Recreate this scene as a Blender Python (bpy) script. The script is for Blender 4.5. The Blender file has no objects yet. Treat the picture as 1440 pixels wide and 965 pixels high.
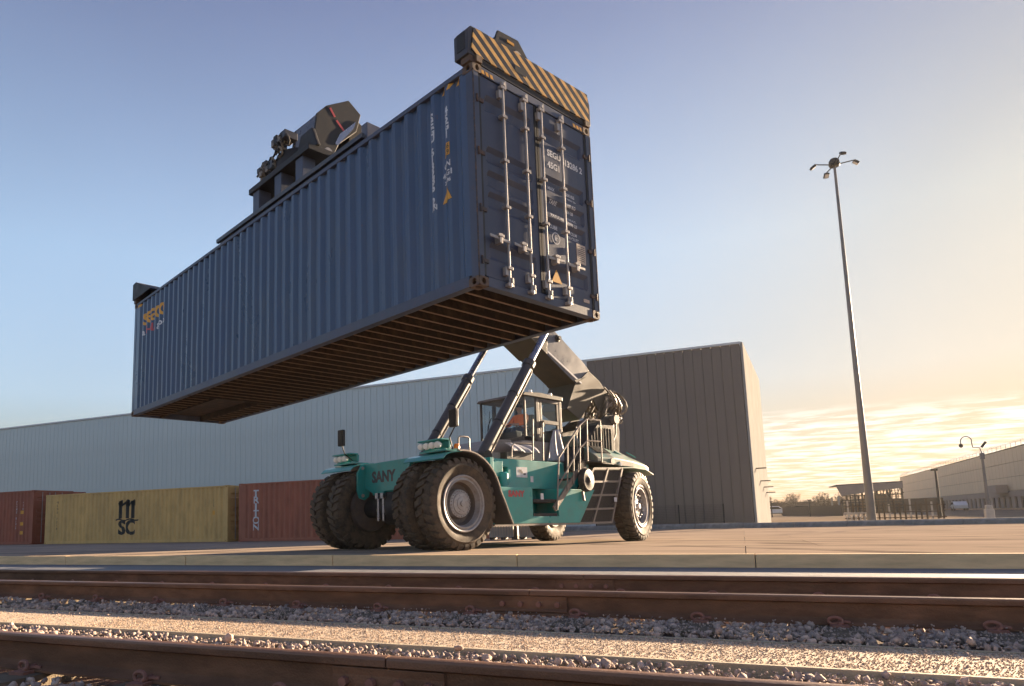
import bpy, bmesh, math, random
import numpy as np
from mathutils import Vector, Matrix, noise as mnoise
random.seed(7); RNG = np.random.default_rng(7)
R = math.radians; PI = math.pi
SC = bpy.context.scene
COL = SC.collection

# ------------------------------------------------------------------ camera
# world axes: X runs along the railway (to the right), Y away from the rails, Z up
cam_d = bpy.data.cameras.new('camera'); cam = bpy.data.objects.new('camera', cam_d); COL.objects.link(cam)
def _axes():
    t = R(155.64968899); p = R(7.169741213); r = R(-1.5000010655)
    f = Vector((0, math.cos(p), math.sin(p))); a = Vector((1, 0, 0)); u = a.cross(f)
    rt_ = a*math.cos(r)+u*math.sin(r); up_ = -a*math.sin(r)+u*math.cos(r)
    s = -Vector((math.cos(t), math.sin(t), 0)); n = Vector((-s.y, s.x, 0))
    M = Matrix((s, n, (0, 0, 1)))
    return M@rt_, M@up_, M@f
rt, up, fw = _axes()
mw = Matrix((rt, up, -fw)).transposed().to_4x4(); mw.translation = Vector((0, 0, 0.598))
cam.matrix_world = mw
cam_d.sensor_width = 36; cam_d.lens = 973.699/1440*36
cam_d.shift_x = (720-596.848)/1440; cam_d.shift_y = (607.670-482.5)/1440
cam_d.clip_start = 0.05; cam_d.clip_end = 8000
SC.camera = cam

# ------------------------------------------------------------------ sun, sky, exposure
SUN_AZ, SUN_EL = R(63), R(11.5)
sd = Vector((math.cos(SUN_AZ)*math.cos(SUN_EL), math.sin(SUN_AZ)*math.cos(SUN_EL), math.sin(SUN_EL)))
sl = bpy.data.lights.new('sun', 'SUN'); sl.energy = 4.7; sl.angle = R(0.55); sl.color = (1.0, 0.75, 0.50)
so = bpy.data.objects.new('sun', sl); COL.objects.link(so)
so.rotation_euler = (-sd).to_track_quat('-Z', 'Y').to_euler()
W = bpy.data.worlds.new('World'); SC.world = W; W.use_nodes = True
nt = W.node_tree; nt.nodes.clear()
def N(nt, t, **k):
    n = nt.nodes.new(t)
    for a, b in k.items(): setattr(n, a, b)
    return n
def L(nt, a, b): nt.links.new(a, b)
out = N(nt, 'ShaderNodeOutputWorld'); bg = N(nt, 'ShaderNodeBackground'); bg.inputs[1].default_value = 0.13
sky = N(nt, 'ShaderNodeTexSky', sky_type='NISHITA'); sky.sun_disc = False
sky.sun_elevation = SUN_EL; sky.sun_rotation = PI/2-SUN_AZ; sky.air_density = 1.0; sky.dust_density = 1.6; sky.ozone_density = 2.5; sky.altitude = 50
tc = N(nt, 'ShaderNodeTexCoord'); sep = N(nt, 'ShaderNodeSeparateXYZ'); L(nt, tc.outputs['Generated'], sep.inputs[0])
def mth(nt, op, a, b=None, clamp=False):
    n = N(nt, 'ShaderNodeMath', operation=op, use_clamp=clamp)
    for i, v in enumerate((a, b)):
        if v is None: continue
        if isinstance(v, (int, float)): n.inputs[i].default_value = v
        else: L(nt, v, n.inputs[i])
    return n.outputs[0]
def ramp(nt, fac, stops, interp='LINEAR'):
    n = N(nt, 'ShaderNodeValToRGB'); cr = n.color_ramp; cr.interpolation = interp
    while len(cr.elements) < len(stops): cr.elements.new(0.5)
    for e, (p, c) in zip(cr.elements, stops):
        e.position = p; e.color = (c, c, c, 1) if isinstance(c, (int, float)) else (*c, 1)
    L(nt, fac, n.inputs[0]); return n.outputs[0]
def mixc(nt, fac, a, b, mode='MIX'):
    n = N(nt, 'ShaderNodeMix', data_type='RGBA', blend_type=mode)
    for s, v in (('Factor', fac), ('A', a), ('B', b)):
        i = [x for x in n.inputs if x.name == s and (x.type == ('VALUE' if s == 'Factor' else 'RGBA'))][0]
        if isinstance(v, (int, float)): i.default_value = v
        elif isinstance(v, tuple): i.default_value = (*v, 1)
        else: L(nt, v, i)
    return [o for o in n.outputs if o.type == 'RGBA'][0]
zc = mth(nt, 'MAXIMUM', sep.outputs[2], 0.012)
zz = mth(nt, 'ADD', zc, 0.05)
cx = mth(nt, 'DIVIDE', sep.outputs[0], zz); cy = mth(nt, 'DIVIDE', sep.outputs[1], zz)
comb = N(nt, 'ShaderNodeCombineXYZ'); L(nt, cx, comb.inputs[0]); L(nt, cy, comb.inputs[1])
mp = N(nt, 'ShaderNodeMapping'); mp.inputs['Rotation'].default_value = (0, 0, R(26)); mp.inputs['Scale'].default_value = (0.75, 1.25, 1); L(nt, comb.outputs[0], mp.inputs[0])
nz = N(nt, 'ShaderNodeTexNoise'); nz.inputs['Scale'].default_value = 3.4; nz.inputs['Detail'].default_value = 9; nz.inputs['Roughness'].default_value = 0.6
nz.inputs['Distortion'].default_value = 0.35; L(nt, mp.outputs[0], nz.inputs[0])
puff = ramp(nt, nz.outputs[0], [(0.43, 0.0), (0.60, 1.0)])
nz2 = N(nt, 'ShaderNodeTexNoise'); nz2.inputs['Scale'].default_value = 0.35; nz2.inputs['Detail'].default_value = 3; L(nt, mp.outputs[0], nz2.inputs[0])
bw = ramp(nt, nz2.outputs[0], [(0.35, -0.0), (0.65, 1.0)])
elv = mth(nt, 'ADD', sep.outputs[2], mth(nt, 'MULTIPLY', bw, -0.02))
band = ramp(nt, elv, [(0.0, 0.35), (0.03, 1.0), (0.090, 1.0), (0.118, 0.0)])
mask = mth(nt, 'MULTIPLY', puff, band, True)
# the whole sky keeps Nishita's brightness; a violet cast overhead as in the photograph, pale cloud near the horizon
tint = ramp(nt, sep.outputs[2], [(0.0, (0.80, 0.61, 0.49)), (0.10, (0.83, 0.75, 0.69)), (0.17, (0.87, 0.88, 0.91)), (0.35, (0.82, 0.86, 0.88)), (0.70, (0.33, 0.30, 0.40))])
skc0 = sky.outputs[0]
lumn = N(nt, 'ShaderNodeRGBToBW'); L(nt, skc0, lumn.inputs[0])
gain = mth(nt, 'DIVIDE', 1.33, mth(nt, 'ADD', 1.0, mth(nt, 'MULTIPLY', lumn.outputs[0], 1.15)))   # soft shoulder: hazy glow round the sun does not burn out
skc = N(nt, 'ShaderNodeVectorMath', operation='SCALE'); hs = N(nt, 'ShaderNodeHueSaturation'); hs.inputs['Saturation'].default_value = 0.74; L(nt, skc0, hs.inputs['Color']); L(nt, hs.outputs[0], skc.inputs[0]); L(nt, gain, skc.inputs['Scale']); skc = mixc(nt, 1.0, skc.outputs[0], tint, 'MULTIPLY')
sunv = N(nt, 'ShaderNodeVectorMath', operation='DOT_PRODUCT'); sunv.inputs[1].default_value = sd; L(nt, tc.outputs['Generated'], sunv.inputs[0])
near_sun = ramp(nt, sunv.outputs['Value'], [(0.0, 0.45), (0.55, 0.85), (1.0, 1.25)])
cl = mixc(nt, 1.0, (1.32, 1.22, 1.09), near_sun, 'MULTIPLY')
skc2 = mixc(nt, mth(nt, 'MULTIPLY', mask, 0.92), skc, cl)
hz = N(nt, 'ShaderNodeTexNoise'); hz.inputs['Scale'].default_value = 1.6; hz.inputs['Detail'].default_value = 4; L(nt, tc.outputs['Generated'], hz.inputs[0])
skc2 = mixc(nt, 1.0, skc2, ramp(nt, hz.outputs[0], [(0.3, 0.95), (0.7, 1.05)]), 'MULTIPLY')   # faint unevenness of high haze
L(nt, skc2, bg.inputs[0]); L(nt, bg.outputs[0], out.inputs[0])
SC.view_settings.view_transform = 'Standard'; SC.view_settings.look = 'None'
SC.view_settings.exposure = 2.55; SC.view_settings.gamma = 1.0
SC.cycles.max_bounces = 7; SC.cycles.transparent_max_bounces = 12

# ------------------------------------------------------------------ materials
def MAT(name, col, rough=0.6, metal=0.0, var=0.25, vs=3.0, dirt=None, da=0.0, ds=6.0, bump=0.15, bs=60.0, coat=0.0, stretch=(1, 1, 1), attr=None, spec=0.5, dthr=0.5, rust=0.0, rs=3.5):
    m = bpy.data.materials.new(name); m.use_nodes = True; t = m.node_tree
    b = t.nodes['Principled BSDF']
    tcn = N(t, 'ShaderNodeTexCoord'); mpn = N(t, 'ShaderNodeMapping'); mpn.inputs['Scale'].default_value = stretch
    L(t, tcn.outputs['Object'], mpn.inputs[0])
    n1 = N(t, 'ShaderNodeTexNoise'); n1.inputs['Scale'].default_value = vs; n1.inputs['Detail'].default_value = 6; n1.inputs['Roughness'].default_value = 0.6
    L(t, mpn.outputs[0], n1.inputs[0])
    f1 = ramp(t, n1.outputs[0], [(0.3, 1-var), (0.7, 1+var*0.6)])
    c = mixc(t, 1.0, tuple(col), f1, 'MULTIPLY')
    if attr:
        an = N(t, 'ShaderNodeAttribute'); an.attribute_name = attr
        c = mixc(t, 1.0, c, ramp(t, an.outputs['Fac'], [(0.0, (0.5, 0.5, 0.55)), (0.5, (1, 1, 1)), (1.0, (1.7, 1.6, 1.5))]), 'MULTIPLY')
    if dirt:
        n2 = N(t, 'ShaderNodeTexNoise'); n2.inputs['Scale'].default_value = ds; n2.inputs['Detail'].default_value = 8; n2.inputs['Roughness'].default_value = 0.7
        L(t, mpn.outputs[0], n2.inputs[0])
        f2 = ramp(t, n2.outputs[0], [(dthr-0.03, 0.0), (dthr+0.16, 1.0)])
        c = mixc(t, mth(t, 'MULTIPLY', f2, da), c, tuple(dirt))
    if rust:
        n5 = N(t, 'ShaderNodeTexNoise'); n5.inputs['Scale'].default_value = rs; n5.inputs['Detail'].default_value = 12; n5.inputs['Roughness'].default_value = 0.78; L(t, tcn.outputs['Object'], n5.inputs[0])
        c = mixc(t, mth(t, 'MULTIPLY', ramp(t, n5.outputs[0], [(0.63, 0.0), (0.70, 1.0)]), rust), c, (0.17, 0.075, 0.035))
    L(t, c, b.inputs['Base Color'])
    n3 = N(t, 'ShaderNodeTexNoise'); n3.inputs['Scale'].default_value = bs; n3.inputs['Detail'].default_value = 5; L(t, tcn.outputs['Object'], n3.inputs[0])
    bp = N(t, 'ShaderNodeBump'); bp.inputs['Strength'].default_value = bump; bp.inputs['Distance'].default_value = 0.02; L(t, n3.outputs[0], bp.inputs['Height'])
    L(t, bp.outputs[0], b.inputs['Normal'])
    L(t, ramp(t, n1.outputs[0], [(0.3, max(0, rough-0.1)), (0.7, min(1, rough+0.12))]), b.inputs['Roughness'])
    b.inputs['Metallic'].default_value = metal; b.inputs['Coat Weight'].default_value = coat; b.inputs['Specular IOR Level'].default_value = spec
    return m
def GLASS(name, tint=(0.9, 0.95, 0.95), opac=0.12):
    m = bpy.data.materials.new(name); m.use_nodes = True; t = m.node_tree; t.nodes.clear()
    geo = N(t, 'ShaderNodeNewGeometry'); o = N(t, 'ShaderNodeOutputMaterial'); tr = N(t, 'ShaderNodeBsdfTransparent'); tr.inputs[0].default_value = (*tint, 1)
    g = N(t, 'ShaderNodeBsdfGlossy'); g.inputs['Roughness'].default_value = 0.03
    fr = N(t, 'ShaderNodeFresnel'); fr.inputs[0].default_value = 1.5
    mx = N(t, 'ShaderNodeMixShader'); L(t, mth(t, 'MULTIPLY', mth(t, 'ADD', fr.outputs[0], opac, True), mth(t, 'SUBTRACT', 1.0, geo.outputs['Backfacing'])), mx.inputs[0]); L(t, tr.outputs[0], mx.inputs[1]); L(t, g.outputs[0], mx.inputs[2]); L(t, mx.outputs[0], o.inputs[0])
    return m
RUST = (0.16, 0.07, 0.035)
m_navy = MAT('navy_paint', (0.042, 0.078, 0.160), 0.33, var=0.22, vs=1.2, dirt=(0.075, 0.095, 0.13), da=0.45, ds=2.2, bump=0.05, stretch=(1, 1, 0.35), rust=0.8)
m_navy_door = MAT('navy_door_paint', (0.046, 0.060, 0.105), 0.5, var=0.22, vs=2.0, dirt=(0.10, 0.10, 0.12), da=0.4, ds=3, bump=0.05, stretch=(1, 1, 0.4), rust=0.7, rs=5)
m_navy_rail = MAT('navy_rail_paint', (0.062, 0.078, 0.125), 0.5, var=0.3, vs=3.0, dirt=RUST, da=0.35, ds=7, bump=0.08, dthr=0.6)
m_rustpost = MAT('worn_post', (0.05, 0.045, 0.05), 0.7, var=0.4, vs=6.0, dirt=(0.20, 0.10, 0.05), da=0.8, ds=9, bump=0.15, dthr=0.5)
m_casting = MAT('corner_casting', (0.12, 0.085, 0.06), 0.7, var=0.4, vs=14, dirt=RUST, da=0.7, ds=20, bump=0.3, dthr=0.5)
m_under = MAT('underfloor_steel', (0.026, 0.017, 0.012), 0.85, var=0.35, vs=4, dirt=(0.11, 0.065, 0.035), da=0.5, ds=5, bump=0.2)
m_flange_lit = MAT('sunlit_flange', (0.19, 0.12, 0.07), 0.8, var=0.3, vs=6, bump=0.2)  # sunlight on the lower flanges painted in as a lighter colour than the web
m_floor = MAT('floor_boards', (0.020, 0.012, 0.008), 0.9, var=0.4, vs=3, bump=0.2)
m_galv = MAT('galvanised_bar', (0.37, 0.345, 0.33), 0.45, 0.35, var=0.25, vs=9, dirt=(0.25, 0.17, 0.12), da=0.4, ds=16, bump=0.08, dthr=0.55)
m_white = MAT('white_lettering', (0.62, 0.63, 0.66), 0.6, var=0.2, vs=12, bump=0.02)
m_yellow = MAT('yellow_marking', (0.72, 0.36, 0.045), 0.55, var=0.15, vs=8, bump=0.02)
m_red = MAT('red_marking', (0.45, 0.06, 0.07), 0.5, var=0.1, bump=0.02)
m_black = MAT('black_marking', (0.018, 0.018, 0.018), 0.6, var=0.2, bump=0.02)
m_placard = MAT('pale_placard', (0.55, 0.45, 0.37), 0.6, var=0.35, vs=60, bump=0.02)
m_grey_steel = MAT('charcoal_steel', (0.050, 0.047, 0.053), 0.42, var=0.3, vs=2, dirt=(0.14, 0.12, 0.10), da=0.35, ds=5, bump=0.06, dthr=0.55)
m_dark_steel = MAT('dark_steel', (0.016, 0.015, 0.016), 0.6, var=0.4, vs=4, dirt=(0.06, 0.048, 0.036), da=0.4, ds=8, bump=0.12, dthr=0.58)
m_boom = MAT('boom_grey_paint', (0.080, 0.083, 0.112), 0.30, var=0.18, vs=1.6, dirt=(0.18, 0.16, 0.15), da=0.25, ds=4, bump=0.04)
m_boom_shade = MAT('boom_shade_brown', (0.066, 0.052, 0.032), 0.6, var=0.3, vs=1.4, dirt=(0.035, 0.028, 0.02), da=0.7, ds=2.0, bump=0.06, dthr=0.52)  # shade and ground bounce on the grey boom put into a brown colour
m_chrome = MAT('chromed_rod', (0.28, 0.28, 0.32), 0.25, 0.9, var=0.08, bump=0.0)
m_teal = MAT('teal_paint', (0.008, 0.285, 0.275), 0.35, var=0.15, vs=1.5, dirt=(0.06, 0.17, 0.14), da=0.35, ds=4, bump=0.03, coat=0.35, dthr=0.52)
m_teal_sunwashed = MAT('sunwashed_teal', (0.11, 0.22, 0.18), 0.45, var=0.25, vs=2.5, dirt=(0.26, 0.21, 0.15), da=0.75, ds=3, bump=0.05, coat=0.2, dthr=0.45)  # beige wash of low sun on the teal is mixed into the colour
m_rubber = MAT('tyre_rubber', (0.042, 0.032, 0.024), 0.78, var=0.3, vs=5, dirt=(0.12, 0.085, 0.055), da=0.65, ds=7, bump=0.25, bs=40, dthr=0.42)
m_rim = MAT('silver_rim_paint', (0.36, 0.35, 0.36), 0.4, 0.3, var=0.2, vs=6, dirt=(0.20, 0.14, 0.10), da=0.5, ds=9, bump=0.06, dthr=0.52)
m_rim_dark = MAT('rim_recess', (0.09, 0.075, 0.07), 0.6, var=0.3, vs=6, dirt=(0.16, 0.11, 0.07), da=0.5, ds=8)
m_cabframe = MAT('cab_frame_paint', (0.060, 0.050, 0.044), 0.5, var=0.2, vs=4, dirt=(0.2, 0.16, 0.12), da=0.4, ds=6, bump=0.05)
m_cabgrey = MAT('cab_pedestal_grey', (0.26, 0.235, 0.225), 0.55, var=0.2, vs=3, dirt=(0.16, 0.12, 0.10), da=0.4, ds=5, bump=0.05)
m_sheet = MAT('plastic_sheeting', (0.30, 0.31, 0.36), 0.55, var=0.3, vs=3, bump=0.3, bs=14, spec=0.3)
m_seat = MAT('black_seat_fabric', (0.015, 0.014, 0.015), 0.8)
m_glass = GLASS('cab_glass', (0.95, 0.98, 0.99), 0.0)
m_glass_side = GLASS('cab_side_glass', (0.86, 0.91, 0.93), 0.03)
m_lamp = MAT('lamp_lens', (0.95, 0.93, 0.88), 0.12, var=0.1, bump=0.0, coat=0.8)
m_orange = MAT('orange_lens', (0.85, 0.22, 0.01), 0.25, var=0.1, bump=0.0, coat=0.6)
m_handrail = MAT('handrail_paint', (0.22, 0.19, 0.17), 0.5, 0.2, var=0.2, vs=9, dirt=(0.30, 0.24, 0.18), da=0.4)
m_mesh = MAT('mesh_grille', (0.030, 0.024, 0.020), 0.7, var=0.3, vs=30, bump=0.6, bs=120)
m_hose = MAT('hydraulic_hose', (0.10, 0.075, 0.05), 0.45, var=0.6, vs=6, dirt=(0.42, 0.34, 0.25), da=0.8, ds=5)
m_rail = MAT('rusty_rail', (0.20, 0.105, 0.062), 0.75, var=0.35, vs=5, dirt=(0.10, 0.055, 0.034), da=0.7, ds=8, bump=0.35, bs=90, stretch=(0.35, 1, 1), dthr=0.46, spec=0.15)
m_railtop = MAT('worn_rail_head', (0.20, 0.10, 0.055), 0.42, 0.15, var=0.25, vs=9, dirt=(0.12, 0.06, 0.04), da=0.5, ds=12, bump=0.1, stretch=(0.15, 1, 1))
m_clip = MAT('rusty_clip', (0.26, 0.115, 0.080), 0.7, var=0.3, vs=30, bump=0.3)
m_sleeper = MAT('concrete_sleeper', (0.18, 0.145, 0.105), 0.95, var=0.3, vs=12, bump=0.5, bs=120, spec=0.1)
m_stone = MAT('ballast_stone', (0.43, 0.335, 0.28), 0.92, var=0.35, vs=30, bump=0.4, bs=160, attr='tone')
m_grit = MAT('grit', (0.48, 0.36, 0.26), 0.9, var=0.3, vs=40, bump=0.3, bs=300, attr='tone')
m_sand = MAT('compacted_grit', (0.58, 0.46, 0.34), 0.95, var=0.35, vs=25, dirt=(0.14, 0.12, 0.11), da=0.55, ds=5, bump=0.5, bs=140, dthr=0.60)
m_bed = MAT('track_bed', (0.13, 0.095, 0.075), 0.95, var=0.5, vs=20, bump=0.8, bs=60, spec=0.05)
m_conc = MAT('platform_concrete', (0.35, 0.28, 0.22), 0.92, var=0.22, vs=0.7, dirt=(0.22, 0.18, 0.16), da=0.5, ds=1.6, bump=0.25, bs=45, stretch=(0.35, 1.6, 1), dthr=0.52, spec=0.0)
m_apron = MAT('apron_concrete', (0.15, 0.15, 0.165), 0.7, var=0.3, vs=6, bump=0.3, bs=80)
m_kerb = MAT('kerb_concrete', (0.22, 0.22, 0.22), 0.85, var=0.35, vs=2.5, dirt=(0.12, 0.11, 0.11), da=0.5, ds=4, bump=0.3)
m_timber = MAT('weathered_timber', (0.80, 0.57, 0.32), 0.95, var=0.25, vs=2.5, dirt=(0.16, 0.10, 0.05), da=0.7, ds=5, bump=0.35, bs=60, stretch=(0.6, 3, 4), dthr=0.62, spec=0.1)
m_cream_board = MAT('pale_timber', (0.46, 0.38, 0.26), 0.8, var=0.3, vs=3, bump=0.3, stretch=(0.4, 3, 3))
m_crate = MAT('bleached_crate_slats', (0.42, 0.38, 0.33), 0.8, var=0.2, vs=4)
m_ground = MAT('open_ground', (0.25, 0.20, 0.15), 0.95, var=0.3, vs=0.05, bump=0.3, bs=2)
m_asph = MAT('yard_surface', (0.24, 0.195, 0.15), 0.95, var=0.2, vs=0.2, bump=0.3, bs=10, spec=0.0)
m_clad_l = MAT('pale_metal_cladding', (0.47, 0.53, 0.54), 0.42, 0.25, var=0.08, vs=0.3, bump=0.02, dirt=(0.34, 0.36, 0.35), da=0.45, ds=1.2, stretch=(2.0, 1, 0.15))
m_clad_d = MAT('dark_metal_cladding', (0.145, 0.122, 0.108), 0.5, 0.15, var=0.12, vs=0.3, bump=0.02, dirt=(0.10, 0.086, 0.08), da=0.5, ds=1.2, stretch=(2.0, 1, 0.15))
m_cream = MAT('cream_precast', (0.30, 0.295, 0.285), 0.9, var=0.12, vs=0.6, bump=0.05, spec=0.0)
m_trim = MAT('pale_trim', (0.55, 0.58, 0.60), 0.5, var=0.05, bump=0.02)
m_beige = MAT('beige_cladding', (0.56, 0.42, 0.29), 0.7, var=0.10, vs=0.3, bump=0.05)
m_band = MAT('grey_band_concrete', (0.26, 0.205, 0.18), 0.8, var=0.15, vs=0.5)
m_brick = MAT('tan_brick', (0.42, 0.27, 0.17), 0.85, var=0.2, vs=1.5)
m_dark_glass = MAT('dark_window', (0.02, 0.018, 0.018), 0.15, var=0.1, bump=0)
m_brown = MAT('brown_fence', (0.10, 0.068, 0.042), 0.85, var=0.3, vs=0.6)
m_mast = MAT('galvanised_mast', (0.17, 0.16, 0.16), 0.5, 0.35, var=0.15, vs=1.2)
m_concgrey = MAT('precast_plinth', (0.50, 0.44, 0.38), 0.85, var=0.2, vs=4)
m_bark = MAT('dry_twigs', (0.11, 0.08, 0.055), 0.9, var=0.4, vs=0.8)
m_carwhite = MAT('white_car_paint', (0.6, 0.6, 0.6), 0.3, var=0.05, bump=0.0, coat=0.5)
def m_container(name, col, var=0.18): return MAT(name, col, 0.6, var=var, vs=0.9, dirt=tuple(x*0.55 for x in col), da=0.5, ds=2.5, bump=0.05, stretch=(1, 1, 0.4), rust=0.6, rs=2.2)
m_brown_c = m_container('oxide_brown_paint', (0.33, 0.10, 0.055))
m_brown_c2 = m_container('oxide_red_paint', (0.37, 0.12, 0.068))
m_msc = m_container('mustard_paint', (0.66, 0.42, 0.15))
m_skin = MAT('skin', (0.42, 0.24, 0.17), 0.6, var=0.05, bump=0.02)
m_vest = MAT('orange_vest', (1.0, 0.20, 0.03), 0.7, var=0.1, vs=20)
m_navycloth = MAT('navy_cloth', (0.02, 0.025, 0.05), 0.8)
m_refl = MAT('silver_tape', (0.7, 0.7, 0.68), 0.3, var=0.05, bump=0.0)
m_hair = MAT('dark_hair', (0.03, 0.02, 0.015), 0.8)

def tyre_marks(m):
    t = m.node_tree; b = t.nodes['Principled BSDF']; src = b.inputs['Base Color'].links[0].from_socket
    g = N(t, 'ShaderNodeNewGeometry'); sp_ = N(t, 'ShaderNodeSeparateXYZ'); L(t, g.outputs['Position'], sp_.inputs[0])
    acc = None
    for cx_, cy_, r_ in ((6.0, 44.0, 24.0), (6.0, 44.0, 26.3), (-20, -6, 30.0), (-20, -6, 27.9), (14, 60, 33.5), (2, -30, 44.5), (2, -30, 47.0)):
        dx = mth(t, 'SUBTRACT', sp_.outputs[0], cx_); dy = mth(t, 'SUBTRACT', sp_.outputs[1], cy_)
        d = mth(t, 'SQRT', mth(t, 'ADD', mth(t, 'MULTIPLY', dx, dx), mth(t, 'MULTIPLY', dy, dy)))
        q = mth(t, 'ABSOLUTE', mth(t, 'SUBTRACT', d, r_)); f = ramp(t, q, [(0.20, 1.0), (0.34, 0.0)]); acc = f if acc is None else mth(t, 'MAXIMUM', acc, f)
    n = N(t, 'ShaderNodeTexNoise'); n.inputs['Scale'].default_value = 0.5; n.inputs['Detail'].default_value = 7; L(t, g.outputs['Position'], n.inputs[0])
    k = mth(t, 'MULTIPLY', acc, ramp(t, n.outputs[0], [(0.42, 0.0), (0.62, 0.62)]))
    n2 = N(t, 'ShaderNodeTexNoise'); n2.inputs['Scale'].default_value = 1.3; n2.inputs['Detail'].default_value = 4; L(t, g.outputs['Position'], n2.inputs[0])
    k = mth(t, 'MAXIMUM', k, ramp(t, n2.outputs[0], [(0.68, 0.0), (0.74, 0.45)]))
    c = mixc(t, k, src, (0.075, 0.062, 0.055)); L(t, c, b.inputs['Base Color'])
tyre_marks(m_conc)
def stripes(name, ca, cb, n, period, thr=0.5):
    # diagonal hazard tape: flat print
    m = bpy.data.materials.new(name); m.use_nodes = True; t = m.node_tree; b = t.nodes['Principled BSDF']
    tcn = N(t, 'ShaderNodeTexCoord'); d = N(t, 'ShaderNodeVectorMath', operation='DOT_PRODUCT'); d.inputs[1].default_value = n; L(t, tcn.outputs['Object'], d.inputs[0])
    f = mth(t, 'FRACT', mth(t, 'DIVIDE', mth(t, 'ADD', d.outputs['Value'], 50.0), period))
    g = mth(t, 'GREATER_THAN', f, thr)
    nn = N(t, 'ShaderNodeTexNoise'); nn.inputs['Scale'].default_value = 9; nn.inputs['Detail'].default_value = 6; L(t, tcn.outputs['Object'], nn.inputs[0])
    c = mixc(t, g, ca, cb); c = mixc(t, 1.0, c, ramp(t, nn.outputs[0], [(0.35, 0.72), (0.6, 1.05)]), 'MULTIPLY')
    L(t, c, b.inputs['Base Color']); b.inputs['Roughness'].default_value = 0.5
    return m
m_hazard = stripes('hazard_stripes', (0.72, 0.42, 0.12), (0.012, 0.014, 0.022), (0, -0.56, 0.83), 0.142, 0.45)

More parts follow.
